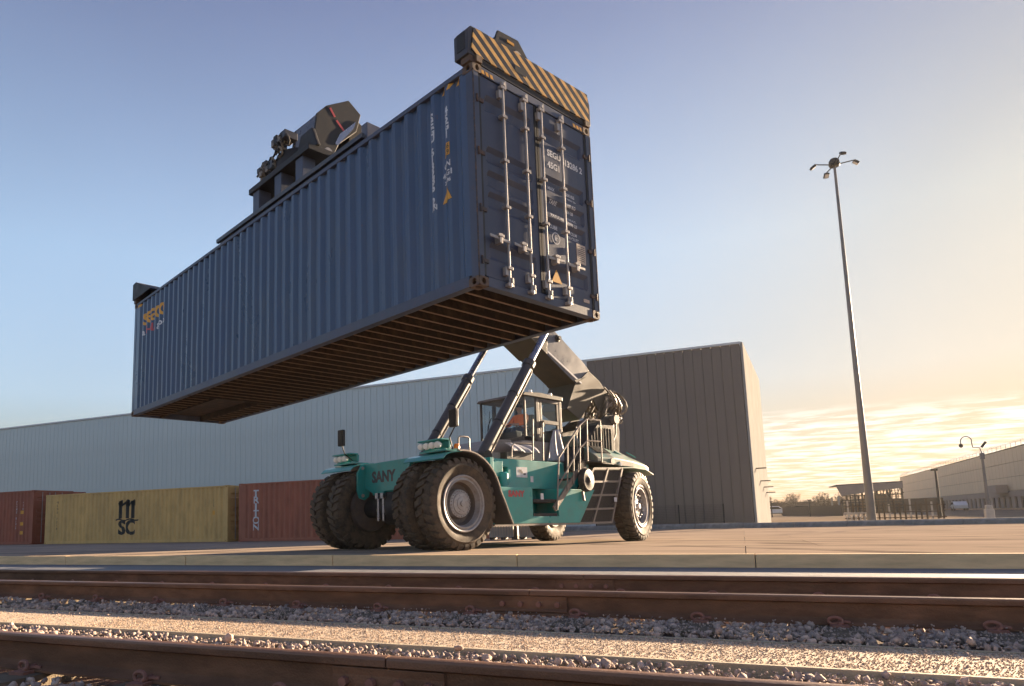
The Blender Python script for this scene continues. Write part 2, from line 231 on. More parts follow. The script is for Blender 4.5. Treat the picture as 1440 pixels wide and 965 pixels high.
# ------------------------------------------------------------------ mesh helpers
class MB:
    def __init__(s): s.v = []; s.f = []
    def add(s, vs, fs):
        o = len(s.v); s.v += [tuple(v) for v in vs]; s.f += [tuple(i+o for i in f) for f in fs]; return s
    def box(s, x0, x1, y0, y1, z0, z1, M=None):
        vs = [Vector((x, y, z)) for x in (x0, x1) for y in (y0, y1) for z in (z0, z1)]
        if M: vs = [M@v for v in vs]
        return s.add(vs, [(0, 1, 3, 2), (4, 6, 7, 5), (0, 4, 5, 1), (2, 3, 7, 6), (0, 2, 6, 4), (1, 5, 7, 3)])
    def bar(s, a, b, w, h, upv=(0, 0, 1)):
        a = Vector(a); b = Vector(b); d = (b-a).normalized(); u = Vector(upv)
        sx = d.cross(u)
        if sx.length < 1e-4: sx = d.cross(Vector((1, 0, 0)))
        sx.normalize(); u = sx.cross(d)
        vs = [p+sx*i*w/2+u*j*h/2 for p in (a, b) for i, j in ((-1, -1), (1, -1), (1, 1), (-1, 1))]
        return s.add(vs, [(3, 2, 1, 0), (4, 5, 6, 7), (0, 1, 5, 4), (1, 2, 6, 5), (2, 3, 7, 6), (3, 0, 4, 7)])
    def tube(s, pts, r, n=8, caps=True):
        pts = [Vector(p) for p in pts]; rs = r if isinstance(r, (list, tuple)) else [r]*len(pts)
        o = len(s.v); prev = None
        for i, p in enumerate(pts):
            d = (pts[min(i+1, len(pts)-1)]-pts[max(i-1, 0)])
            d = d.normalized() if d.length > 1e-9 else Vector((0, 0, 1))
            if prev is None:
                a = d.cross(Vector((0, 0, 1)) if abs(d.z) < 0.9 else Vector((1, 0, 0))).normalized()
            else:
                a = prev-d*prev.dot(d); a = a.normalized() if a.length > 1e-6 else d.orthogonal().normalized()
            prev = a; b = d.cross(a)
            for k in range(n):
                q = 2*PI*k/n; s.v.append(tuple(p+(a*math.cos(q)+b*math.sin(q))*rs[i]))
        for i in range(len(pts)-1):
            for k in range(n):
                k2 = (k+1) % n; s.f.append((o+i*n+k, o+i*n+k2, o+(i+1)*n+k2, o+(i+1)*n+k))
        if caps:
            s.f.append(tuple(o+k for k in reversed(range(n)))); s.f.append(tuple(o+(len(pts)-1)*n+k for k in range(n)))
        return s
    def lathe(s, prof, n=48, org=(0, 0, 0), ax=(0, 1, 0)):
        # prof: (radius, along axis)
        ax = Vector(ax).normalized(); a = ax.orthogonal().normalized(); b = ax.cross(a); org = Vector(org); o = len(s.v)
        for rr, h in prof:
            for k in range(n):
                q = 2*PI*k/n; s.v.append(tuple(org+ax*h+(a*math.cos(q)+b*math.sin(q))*rr))
        for i in range(len(prof)-1):
            for k in range(n):
                k2 = (k+1) % n; s.f.append((o+i*n+k, o+i*n+k2, o+(i+1)*n+k2, o+(i+1)*n+k))
        return s
    def prism(s, poly, a0, a1, plane='xz'):
        f = {'xz': lambda p, a: (p[0], a, p[1]), 'xy': lambda p, a: (p[0], p[1], a), 'yz': lambda p, a: (a, p[0], p[1])}[plane]
        n = len(poly); vs = [f(p, a0) for p in poly]+[f(p, a1) for p in poly]
        return s.add(vs, [tuple(range(n)), tuple(reversed(range(n, 2*n)))]+[(i, i+n, (i+1) % n+n, (i+1) % n) for i in range(n)])
    def strip(s, poly, a0, a1, plane='xz', th=0.03):
        # curved plate: open polyline extruded sideways, given a thickness
        f = {'xz': lambda p, a: (p[0], a, p[1]), 'yz': lambda p, a: (a, p[0], p[1])}[plane]
        n = len(poly); o = []
        for i, p in enumerate(poly):
            q0 = poly[max(i-1, 0)]; q1 = poly[min(i+1, n-1)]; d = Vector((q1[0]-q0[0], q1[1]-q0[1])); d.normalize(); o.append((p[0]-d.y*th, p[1]+d.x*th))
        return s.prism(list(poly)+o[::-1], a0, a1, plane)
    def mesh(s, name, mat, smooth=False):
        me = bpy.data.meshes.new(name); me.from_pydata(s.v, [], s.f); me.validate()
        bm = bmesh.new(); bm.from_mesh(me); bmesh.ops.recalc_face_normals(bm, faces=bm.faces); bm.to_mesh(me); bm.free()
        for m in (mat if isinstance(mat, (list, tuple)) else [mat]): me.materials.append(m)
        if smooth:
            me.polygons.foreach_set('use_smooth', [True]*len(me.polygons))
            me.set_sharp_from_angle(angle=R(38))
        return me
    def build(s, name, mat, parent=None, smooth=False, bevel=0, loc=None, label=None):
        o = bpy.data.objects.new(name, s.mesh(name, mat, smooth)); COL.objects.link(o)
        if parent: o.parent = parent
        if loc: o.location = loc
        if bevel:
            md = o.modifiers.new('edge', 'BEVEL'); md.width = bevel; md.segments = 2; md.limit_method = 'ANGLE'; md.angle_limit = R(40)
        if label: o['label'] = label
        return o
def empty(name, loc=(0, 0, 0), rot=(0, 0, 0), mat=None):
    o = bpy.data.objects.new(name, None); COL.objects.link(o)
    if mat is not None: o.matrix_world = mat
    else: o.location = loc; o.rotation_euler = rot
    o.empty_display_size = 0.3
    return o
def tag(o, label=None, cat=None, group=None, kind=None):
    if label: o['label'] = label
    if cat: o['category'] = cat
    if group: o['group'] = group
    if kind: o['kind'] = kind
    return o
def inst(src, parent=None, loc=None, rot=None, name=None):
    o = src.copy(); COL.objects.link(o)
    if parent is not None: o.parent = parent
    if loc is not None: o.location = loc
    if rot is not None: o.rotation_euler = rot
    return o
def copy_tree(o, parent=None):
    c = o.copy(); COL.objects.link(c)
    if parent is not None: c.parent = parent
    for ch in list(o.children): copy_tree(ch, c)
    return c
def text_mesh(txt, size, bold=0.0, align='CENTER'):
    cu = bpy.data.curves.new('lettering', 'FONT'); cu.body = txt; cu.size = size; cu.align_x = align; cu.align_y = 'CENTER'; cu.offset = bold; cu.resolution_u = 3
    to = bpy.data.objects.new('lettering', cu); COL.objects.link(to)
    bpy.context.view_layer.update()
    me = bpy.data.meshes.new_from_object(to.evaluated_get(bpy.context.evaluated_depsgraph_get()))
    bpy.data.objects.remove(to); bpy.data.curves.remove(cu); return me
def place_flat(me, fn, name, mat, parent, cuts=None, label=None):
    # me lies in its xy plane; fn(u, v) -> 3D; cuts = u values at which to split so that print follows a folded sheet
    bm = bmesh.new(); bm.from_mesh(me)
    for k in (cuts or []):
        bmesh.ops.bisect_plane(bm, geom=bm.verts[:]+bm.edges[:]+bm.faces[:], plane_co=(k, 0, 0), plane_no=(1, 0, 0))
    for v in bm.verts: v.co = Vector(fn(v.co.x, v.co.y))
    m2 = bpy.data.meshes.new(name); bm.to_mesh(m2); bm.free(); m2.materials.clear(); m2.materials.append(mat)
    for p in m2.polygons: p.material_index = 0
    o = bpy.data.objects.new(name, m2); COL.objects.link(o); o.parent = parent
    if label: o['label'] = label
    return o
def poly_mesh(polys):
    me = bpy.data.meshes.new('print'); vs = []; fs = []
    for p in polys: fs.append(tuple(range(len(vs), len(vs)+len(p)))); vs += [(x, y, 0) for x, y in p]
    me.from_pydata(vs, [], fs); return me
def arrays_obj(name, verts, tris, mat, tone=None):
    me = bpy.data.meshes.new(name); me.vertices.add(len(verts)); me.vertices.foreach_set('co', np.asarray(verts, np.float32).ravel())
    me.loops.add(len(tris)*3); me.loops.foreach_set('vertex_index', np.asarray(tris, np.int32).ravel())
    me.polygons.add(len(tris)); me.polygons.foreach_set('loop_start', np.arange(0, len(tris)*3, 3, dtype=np.int32)); me.polygons.foreach_set('loop_total', np.full(len(tris), 3, np.int32))
    me.update(calc_edges=True)
    if tone is not None:
        a = me.attributes.new('tone', 'FLOAT', 'POINT'); a.data.foreach_set('value', np.asarray(tone, np.float32))
    me.materials.append(mat); o = bpy.data.objects.new(name, me); COL.objects.link(o); return o

# ------------------------------------------------------------------ ground, yard, platform
SL, DE, DF = 0.0136, 10.65, 25.5
def gz(y): return -SL*(min(max(y, DE), DF)-DE)
tag(MB().add([(-4000, -400, -0.62), (4000, -400, -0.62), (4000, 6000, -0.62), (-4000, 6000, -0.62)], [(0, 1, 2, 3)]).build('ground', m_ground), 'flat open ground', kind='structure')
tag(MB().box(-150, 220, 36.25, 420, -0.55, -0.25).build('yard', m_asph), kind='structure')
tag(MB().box(-90, 60, -6, 10.73, -0.60, -0.255).build('track_bed', m_bed), kind='structure')
plat = tag(empty('platform', (0, DE, 0)), 'concrete freight platform', kind='structure')
MB().prism([(0.12, -0.58), (0.12, -0.028), (DF-DE, gz(DF)-0.03), (25.5, gz(DF)-0.03), (25.5, -0.58)], -90, 60, 'yz').build('slab_bed', m_kerb, plat)
rows = [10.752, 14.3, 18.4, 22.5, 25.5, 30.8, 36.1]
for j in range(len(rows)-1):
    y0, y1 = rows[j]+0.006-DE, rows[j+1]-0.006-DE
    sx = 6.0; me = None
    for i in range(-14, 10):
        if me is None:
            za, zb = gz(y0+DE), gz(y1+DE)
            o = MB().prism([(y0, za-0.025), (y0, za), (y1, zb), (y1, zb-0.025)], 0.006, sx-0.006, 'yz').build('concrete_slab', m_conc, plat); me = o.data
        else:
            o = bpy.data.objects.new('concrete_slab', me); COL.objects.link(o); o.parent = plat
        o.location = (i*sx+(1.2 if j % 2 else 0), 0, random.uniform(-0.002, 0.001))
me = None
for k in range(-16, 12):
    L3 = 3.385
    o = MB().box(0.006, L3-0.006, 0, 0.115, -0.27, 0.004).build('edge_timber', m_timber, plat, bevel=0.006) if me is None else bpy.data.objects.new('edge_timber', me)
    if me is not None:
        COL.objects.link(o); o.parent = plat; md = o.modifiers.new('edge', 'BEVEL'); md.width = 0.006; md.segments = 1
    me = o.data
    o.location = (0.11+k*L3, -0.02+random.uniform(-0.006, 0.004), random.uniform(-0.003, 0.003))
tag(MB().box(-90, 60, 7.55, 10.625, -0.4, -0.178).build('concrete_apron', m_apron), kind='structure')

# ------------------------------------------------------------------ railway
RAILP = [(-0.075, 0), (0.075, 0), (0.075, 0.011), (0.028, 0.026), (0.0095, 0.045), (0.0085, 0.115), (0.013, 0.139), (0.036, 0.150), (0.036, 0.178), (0.030, 0.188), (0.015, 0.191), (-0.015, 0.191), (-0.030, 0.188), (-0.036, 0.178), (-0.036, 0.150), (-0.013, 0.139), (-0.0085, 0.115), (-0.0095, 0.045), (-0.028, 0.026), (-0.075, 0.011)]
RZ = 0.013-0.191
def rail(track, D, x0, x1, joint):
    off = Vector((0, D, RZ))-track.location
    for a, b in ((x0, joint-0.004), (joint+0.004, x1)):
        o = MB().prism(RAILP, a, b, 'yz').build('rail', [m_rail, m_railtop], track, smooth=True); o.location = off
        for f in o.data.polygons:
            if f.center.z > 0.179: f.material_index = 1
    return track, off
def fishplate(ro, xc, half):
    track, off = ro
    o = MB().prism([(-0.020, 0.028), (-0.062, 0.024), (-0.062, 0.034), (-0.034, 0.050), (-0.030, 0.110), (-0.040, 0.143), (-0.012, 0.137), (-0.012, 0.040)], xc-half, xc+half, 'yz').build('fishplate', m_rail, track, bevel=0.004); o.location = off
    for k in range(4):
        x = xc+(k-1.5)*half*0.5
        MB().lathe([(0.0, -0.030), (0.022, -0.030), (0.022, 0.0), (0, 0)], 6, (x, -0.034, 0.082), (0, 1, 0)).build('bolt', m_clip, o)
def clip_mesh():
    pts = []
    for i in range(13):
        q = R(-60+i*25); pts.append((math.cos(q)*0.040, -0.088+0.020*math.sin(q*0.5)-0.012, 0.028+math.sin(q)*0.024))
    pts = [(0.03, -0.04, 0.024), (0.04, -0.06, 0.022)]+pts+[(0.06, -0.07, 0.022), (0.09, -0.055, 0.016)]
    m = MB().tube(pts, 0.011, 6); m.box(-0.035, 0.07, -0.15, -0.075, -0.03, 0.008); return m.mesh('rail_clip', m_clip, True)
CLIP = clip_mesh()
def clips(ro, xs):
    track, off = ro
    for x in xs:
        o = bpy.data.objects.new('rail_clip', CLIP); COL.objects.link(o); o.parent = track; o.location = off+Vector((x, 0, 0.004)); o.rotation_euler = (0, 0, random.uniform(-0.15, 0.15))
far = tag(empty('railway_track', (0, 6.27, -0.25)), 'rusty railway track running along the foot of the timber platform edge', 'railway track')
near = tag(empty('railway_track', (0, 2.0, -0.25)), 'rusty railway track closest to the viewer, its rail joint near bottom centre', 'railway track')
r1 = rail(far, 7.02, -70, 40, -1.48); r2 = rail(far, 5.52, -70, 40, -1.60); r3 = rail(near, 2.75, -40, 25, -1.44)
fishplate(r1, -1.48, 0.29); fishplate(r2, -1.60, 0.30); fishplate(r3, -1.44, 0.27)
xs2 = [-0.36+0.86*k for k in range(-34, 12)]; xs1 = [-0.30+0.83*k for k in range(-34, 12)]; xs3 = [-2.81+0.86*k for k in range(-14, 14)]
clips(r2, [x for x in xs2 if x > -16]); clips(r1, [x for x in xs1 if x > -16]); clips(r3, xs3)
SLEEP = MB().prism([(-1.27, 0.0), (-1.27, -0.18), (1.27, -0.18), (1.27, 0.0)], -0.12, 0.12, 'yz').mesh('sleeper', m_sleeper)
for x in xs2:
    if x < -20: continue
    o = bpy.data.objects.new('sleeper', SLEEP); COL.objects.link(o); o.parent = far; o.location = (x+0.02, 0.0, 0.068)
for x in xs3:
    o = bpy.data.objects.new('sleeper', SLEEP); COL.objects.link(o); o.parent = near; o.location = (x+0.02, 0.0, 0.068)

# grit path between the two tracks with its thin edging boards
path = MB()
xs_ = np.linspace(-60, 30, 181)
o = MB().box(-60, 30, 4.005, 4.75, -0.4, -0.195).build('grit_path', m_sand); tag(o, kind='structure')
eb = MB().box(-60, 30, 3.965, 4.0, -0.36, -0.172).build('edging_board', m_cream_board, bevel=0.003); tag(eb, 'long thin board edging the grit path on the side of the nearest rail', 'edging board', 'boards edging the grit path')
eb2 = MB().box(-60, 30, 4.752, 4.775, -0.36, -0.187).build('edging_board', m_cream_board, bevel=0.003); tag(eb2, 'thin board edging the grit path on the side of the far track', 'edging board', 'boards edging the grit path')

def rock_protos(n, sub):
    out = []
    for _ in range(n):
        bm = bmesh.new(); bmesh.ops.create_icosphere(bm, subdivisions=sub, radius=1.0)
        V = np.array([v.co for v in bm.verts]); F = np.array([[v.index for v in f.verts] for f in bm.faces]); bm.free()
        for _k in range(12):
            d = RNG.normal(size=3); d /= np.linalg.norm(d); c = RNG.uniform(0.38, 0.75); s = V@d; m = s > c; V[m] -= np.outer(s[m]-c, d)
        V *= RNG.uniform([0.8, 0.65, 0.5], [1.25, 1.0, 0.85]); out.append((V, F))
    return out
def scatter(name, protos, P, size, mat, tonelo=0.0):
    vs = []; fs = []; tn = []; o = 0
    for p, s in zip(P, size):
        V, F = protos[RNG.integers(len(protos))]
        q = RNG.normal(size=4); q /= np.linalg.norm(q); w, x, y, z = q
        M_ = np.array([[1-2*(y*y+z*z), 2*(x*y-z*w), 2*(x*z+y*w)], [2*(x*y+z*w), 1-2*(x*x+z*z), 2*(y*z-x*w)], [2*(x*z-y*w), 2*(y*z+x*w), 1-2*(x*x+y*y)]])
        vs.append(V@M_.T*s+p); fs.append(F+o); o += len(V); tn.append(np.full(len(V), RNG.beta(2, 2)))
    ob = arrays_obj(name, np.concatenate(vs), np.concatenate(fs), mat, np.concatenate(tn)); tag(ob, kind='stuff'); return ob
P1 = rock_protos(16, 1); P0 = rock_protos(10, 1)
def band(x0, x1, y0, y1, dens, zf):
    n = int((x1-x0)*(y1-y0)*dens); xy = RNG.uniform([x0, y0], [x1, y1], (n, 2)); return np.column_stack([xy, [zf(a, b) for a, b in xy]])
zf2 = lambda a, b: -0.205+0.028*RNG.uniform(0, 1)-0.02*max(0, (5.0-b))
Pts = [band(-5, 3.2, 4.79, 5.47, 400, zf2), band(-24, -5, 4.79, 5.47, 330, zf2),
       band(-6, 3.0, 5.57, 6.95, 130, lambda a, b: -0.215), band(-6, 3.2, 3.0, 3.95, 300, lambda a, b: -0.215+0.03*RNG.uniform(0, 1)), band(-22, -6, 3.0, 3.95, 200, lambda a, b: -0.215),
       band(-6.5, 2.2, 1.3, 2.66, 280, lambda a, b: -0.21+0.03*RNG.uniform(0, 1)), band(-12, 3, 7.1, 7.55, 120, lambda a, b: -0.22)]
Pts = np.concatenate(Pts)
keep = []
for p in Pts:   # leave most of the sleeper tops showing
    xs = xs2 if p[1] > 4.5 else xs3
    near_s = min(abs(p[0]-(x+0.02)) for x in xs) < 0.115
    inD = (5.0 < p[1] < 7.5) or (p[1] < 3.27)
    keep.append(not (near_s and inD and random.random() < 0.82))
Pts = Pts[np.array(keep)]
tag(scatter('ballast_stones', P1, Pts, RNG.triangular(0.015, 0.028, 0.052, len(Pts)), m_stone), 'grey and pinkish crushed ballast stones heaped along the rails', 'ballast')
# a few bigger loose stones
Pb = np.array([(-2.0, 5.02, -0.16), (-1.05, 5.02, -0.15), (-1.55, 3.85, -0.15), (0.2, 4.85, -0.17), (0.75, 4.88, -0.17), (-0.2, 4.87, -0.16), (1.1, 4.86, -0.16), (-3.2, 3.8, -0.16)])
Sm = np.concatenate([band(-5, 3.0, 3.95, 4.10, 160, lambda a, b: -0.19), band(-8, 3.0, 4.62, 4.80, 420, lambda a, b: -0.188), band(-6, 3.0, 4.1, 4.62, 26, lambda a, b: -0.188), band(-6, 3.2, 4.79, 5.45, 900, lambda a, b: -0.178), band(-6, 3.0, 3.0, 3.95, 700, lambda a, b: -0.19), band(-5, 3, 5.40, 5.46, 250, lambda a, b: -0.155)])
tag(scatter('ballast_chips', P1, Sm, RNG.triangular(0.004, 0.008, 0.016, len(Sm)), m_stone), 'small stone chips spilled between the bigger ballast stones and on the grit path', 'ballast')
tag(scatter('loose_stones', P1, Pb, np.full(len(Pb), 0.045), m_stone), 'larger loose ballast stones lying beside the grit path', 'ballast')
octa = []
for _ in range(8):
    V = np.array([(1, 0, 0), (-1, 0, 0), (0, 1, 0), (0, -1, 0), (0, 0, 1), (0, 0, -1)], float)*RNG.uniform(0.6, 1.2, (6, 1)); F = np.array([(0, 2, 4), (2, 1, 4), (1, 3, 4), (3, 0, 4), (2, 0, 5), (1, 2, 5), (3, 1, 5), (0, 3, 5)]); octa.append((V, F))
G = np.concatenate([band(-5, 3.0, 4.0, 4.76, 3600, lambda a, b: -0.193), band(-14, -5, 4.0, 4.76, 1100, lambda a, b: -0.193)])
tag(scatter('loose_grit', octa, G, RNG.uniform(0.002, 0.0065, len(G)), m_grit), 'fine pale grit scattered over the path between the tracks', 'grit')

# ------------------------------------------------------------------ shipping containers
PITCH, DEP = 0.2775, 0.050
def corr_breaks(L_):
    out = []; x = 0.17
    while x+PITCH < L_-0.15:
        out += [(x, 0), (x+0.072, 0), (x+0.137, 1), (x+0.2095, 1)]; x += PITCH
    out.append((x, 0)); return out
def corr_depth(br, x):
    if x <= br[0][0] or x >= br[-1][0]: return 0.0
    for (a, da), (b, db) in zip(br, br[1:]):
        if a <= x <= b: return da+(db-da)*(x-a)/(b-a)
    return 0.0
def container_shell(root, L_, H_, Wd, m_side, m_rail_, m_post, m_cast, m_end, detailed=False):
    """local frame: x from door end (0) to front end, y 0 = visible side (outward +y), body at negative y, z up"""
    br = corr_breaks(L_)
    def side(yo, sgn):
        zt, zb = H_-0.075, 0.15
        pr = [(0.09, 0)]+br+[(L_-0.09, 0)]
        vs = []; fs = []; nr = 13 if detailed and sgn > 0 else 2
        for x, d in pr:
            for r_ in range(nr):
                t_ = r_/(nr-1); z = zb+(zt-zb)*t_; dn = mnoise.noise(Vector((x*0.8, z*1.3, 3.1)))*0.010*math.sin(PI*t_)+mnoise.noise(Vector((x*4, z*3, 8.0)))*0.003*math.sin(PI*t_) if nr > 2 else 0
                vs.append((x, yo-sgn*(0.010+d*DEP+max(dn, -0.004)), z))
        for i in range(len(pr)-1):
            for r_ in range(nr-1): fs.append((i*nr+r_, (i+1)*nr+r_, (i+1)*nr+r_+1, i*nr+r_+1))
        return MB().add(vs, fs)
    side(0, 1).build('side_panel', m_side, root)
    side(-Wd, -1).build('side_panel', m_side, root)
    # roof (fine corrugation across)
    m = MB(); vs = []; fs = []; n = int((L_-0.2)/0.1045)
    for i in range(n+1):
        x = 0.1+i*(L_-0.2)/n; z = H_-0.022-(0.02 if i % 2 else 0); vs += [(x, -0.03, z), (x, -Wd+0.03, z)]
    for i in range(n): fs.append((2*i, 2*i+2, 2*i+3, 2*i+1))
    MB().add(vs, fs).build('roof', m_side, root)
    bv = 0.006 if detailed else 0
    for y in (0, -Wd):
        s = 1 if y == 0 else -1
        MB().box(0.17, L_-0.17, y-s*0.06 if s > 0 else y, y if s > 0 else y+0.06, H_-0.078, H_-0.012).build('top_rail', m_rail_, root, bevel=bv)
        a, b = (y-0.045, y-0.001) if s > 0 else (y+0.001, y+0.045)
        mbr = MB().box(0.17, L_-0.17, a, b, 0.012, 0.152)
        mbr.box(0.17, L_-0.17, (y-0.12) if s > 0 else y+0.03, (y-0.03) if s > 0 else y+0.12, 0.012, 0.022)
        mbr.build('bottom_rail', m_rail_, root, bevel=bv)
    # corner posts & castings
    for x, sx in ((0, 1), (L_, -1)):
        for y, sy in ((0, -1), (-Wd, 1)):
            MB().prism([(x+sx*0.004, y+sy*0.006), (x+sx*0.13, y+sy*0.006), (x+sx*0.13, y+sy*0.03), (x+sx*0.05, y+sy*0.03), (x+sx*0.05, y+sy*0.10), (x+sx*0.004, y+sy*0.10)], 0.118, H_-0.118, 'xy').build('corner_post', m_post, root)
            for z0, z1 in ((0, 0.118), (H_-0.118, H_)):
                c = casting(sx, sy).build('corner_casting', m_cast, root, bevel=0.004 if detailed else 0)
                c.location = (x, y, z0)
    # end frames
    for x, sx in ((0, 1), (L_, -1)):
        xa, xb = sorted((x+sx*0.006, x+sx*0.12))
        MB().box(xa, xb, -Wd+0.165, -0.165, H_-0.115, H_-0.006).build('header', m_rail_, root, bevel=bv)
        MB().box(xa, xb, -Wd+0.165, -0.165, 0.006, 0.13).build('sill', m_rail_, root, bevel=bv)
    # front end wall, corrugated upright
    m = MB(); vs = []; fs = []; pr = []; y = -0.1; k = 0
    while y > -Wd+0.1:
        pr.append((y, (0, 0, 1, 1)[k % 4])); y -= (0.08, 0.06, 0.08, 0.06)[k % 4]; k += 1
    for y, d in pr: vs += [(L_-0.02-d*0.04, y, 0.13), (L_-0.02-d*0.04, y, H_-0.11)]
    for i in range(len(pr)-1): fs.append((2*i, 2*i+2, 2*i+3, 2*i+1))
    MB().add(vs, fs).build('front_wall', m_end, root)
    return br
def casting(sx, sy):
    # hollow corner fitting: a box with oval openings on the two outer faces
    m = MB(); Lx, Ly, Lz = 0.178*sx, 0.162*sy, 0.118
    def face(o, u, v, hole=True):
        o, u, v = Vector(o), Vector(u), Vector(v); c = o+(u+v)/2; n = 16; out_ = []; ins = []
        for k in range(n):
            q = 2*PI*(k+0.5)/n; a, b = math.cos(q), math.sin(q); s_ = 0.5/max(abs(a), abs(b))
            out_.append(c+u*a*s_+v*b*s_); ins.append(c+u*a*0.20+v*b*0.33)
        nrm = u.cross(v).normalized()*0.03; inward = -nrm if nrm.dot(Vector((Lx, Ly, Lz))/2-c) < 0 else nrm
        vs = out_+ins+[p+inward for p in ins]; fs = [(k, (k+1) % n, (k+1) % n+n, k+n) for k in range(n)]+[(k+n, (k+1) % n+n, (k+1) % n+2*n, k+2*n) for k in range(n)]
        m.add(vs, fs)
    face((0, 0, 0), (Lx, 0, 0), (0, 0, Lz)); face((0, 0, 0), (0, Ly, 0), (0, 0, Lz))
    face((0, 0, 0), (Lx, 0, 0), (0, Ly, 0)); face((0, 0, Lz), (Lx, 0, 0), (0, Ly, 0))
    m.add([(Lx, 0, 0), (Lx, Ly, 0), (Lx, Ly, Lz), (Lx, 0, Lz)], [(0, 1, 2, 3)]); m.add([(0, Ly, 0), (Lx, Ly, 0), (Lx, Ly, Lz), (0, Ly, Lz)], [(0, 1, 2, 3)])
    return m
def doors(root, H_, Wd, tops, m_door, m_bar, detailed=True):
    for ya, yb in ((-0.105, -Wd/2+0.006), (-Wd/2-0.006, -Wd+0.105)):
        y0, y1 = ya, yb; s = -1
        ys = [y0, y0-0.11, y0-0.15, y1+0.15, y1+0.11, y1]
        zs = [0.14]
        for t_ in sorted(tops): zs += [t_-0.23, t_-0.18, t_-0.06, t_]
        zs.append(H_-0.125)
        def dd(i, j):
            return 0.036 if (2 <= i <= 3 and 0 < j < len(zs)-1 and (j-1) % 4 in (1, 2)) else 0.0
        vs = [(0.022+dd(i, j), y, z) for i, y in enumerate(ys) for j, z in enumerate(zs)]; nz_ = len(zs)
        fs = [(i*nz_+j, (i+1)*nz_+j, (i+1)*nz_+j+1, i*nz_+j+1) for i in range(5) for j in range(nz_-1)]
        d = MB().add(vs, fs).build('door', m_door, root)
        rods = (0.51, 0.935) if ya > -1 else (1.275, 1.70)
        if not detailed: 
            for y in rods: MB().tube([(-0.03, -y, 0.1), (-0.03, -y, H_-0.1)], 0.017, 6).build('locking_bar', m_bar, d)
            continue
        MB().box(0.012, 0.02, y0-0.0, y0-0.035, 0.14, H_-0.125).build('door_gasket', m_black, d)
        MB().box(0.012, 0.02, y1+0.035, y1, 0.14, H_-0.125).build('door_gasket', m_black, d)
        for y in rods:
            m = MB().tube([(-0.03, -y, 0.055), (-0.03, -y, H_-0.12)], 0.017, 12)
            for z0 in (0.06, H_-0.15): m.tube([(-0.03, -y, z0), (-0.03, -y, z0+0.045)], 0.030, 10)
            m.build('locking_bar', m_bar, d, smooth=True)
            for z in (0.30, 1.10, 1.72, 2.32): MB().box(-0.058, 0.022, -y-0.045, -y+0.045, z-0.02, z+0.02).build('bar_keeper', m_bar, d, bevel=0.004)
            for z in (0.075, H_-0.185): MB().box(-0.052, 0.012, -y-0.05, -y+0.05, z-0.01, z+0.03).box(-0.052, 0.012, -y-0.05, -y-0.022, z+0.03, z+0.11).build('cam_keeper', m_bar, d, bevel=0.004)
            for z in (0.20, H_-0.33): MB().box(-0.035, 0.02, -y+0.02, -y+0.075, z, z+0.11).build('bar_bracket', m_bar, d, bevel=0.004)
            # handle
            sg = 1 if ya > -1 else -1
            hb = MB()
            if y in (0.51, 0.935):
                a = (0.51, 0.16) if y == 0.51 else (0.935, 0.60)
            else: a = (1.275, 1.60) if y == 1.275 else (1.70, 2.06)
            hb.bar((-0.055, -a[0], 0.63), (-0.05, -a[1], 0.645), 0.014, 0.036)
            mid = (a[0]+a[1])/2; hb.box(-0.075, 0.02, -mid-0.025, -mid+0.025, 0.575, 0.70); hb.box(-0.08, -0.055, -mid-0.05, -mid+0.05, 0.655, 0.69)
            hb.build('door_handle', m_bar, d, bevel=0.004)
        yh = y0 if ya > -1 else y1
        for z in (0.32, 0.98, 1.72, 2.42):
            ss = 1 if ya > -1 else -1
            yy = -0.06 if ya > -1 else -Wd+0.06
            MB().tube([(-0.004, yy, z-0.05), (-0.004, yy, z+0.05)], 0.014, 8).box(0.0, 0.018, min(yy, yy-ss*0.12), max(yy, yy-ss*0.12), z-0.025, z+0.025).build('hinge', m_rustpost, d, smooth=True)
# -- the raised blue container
CAv = Vector((-0.91060, 0.41328, -0.00197)).normalized(); CUv = Vector((0.001, 0.008, 1.0)); 
OUT = CUv.cross(CAv).normalized(); CUv = CAv.cross(OUT).normalized()      # outward normal of the long side we see
CMAT = Matrix((CAv, OUT, CUv)).transposed().to_4x4(); CMAT.translation = Vector((-2.642, 7.545, 3.359))
LC, WC, HC = 12.192, 2.438, 2.896
cont = tag(empty('shipping_container', mat=CMAT), 'dark blue shipping container held up in the air by the lifting machine', 'shipping container')
br = container_shell(cont, LC, HC, WC, m_navy, m_navy_rail, m_navy, m_casting, m_navy, True)
for o in cont.children:
    if o.name.startswith('corner_post') and o.data.vertices[0].co.x < 1: o.data.materials[0] = m_navy_rail
doors(cont, HC, WC, [2.55, 1.86, 1.54, 1.26, 0.60], m_navy_door, m_galv)
for y in (-0.012, -WC+0.012): MB().box(-0.004, 0.016, min(y, y+(0.010 if y > -1 else -0.010)), max(y, y+(0.010 if y > -1 else -0.010)), 0.12, HC-0.12).build('post_edge', m_rustpost, cont)
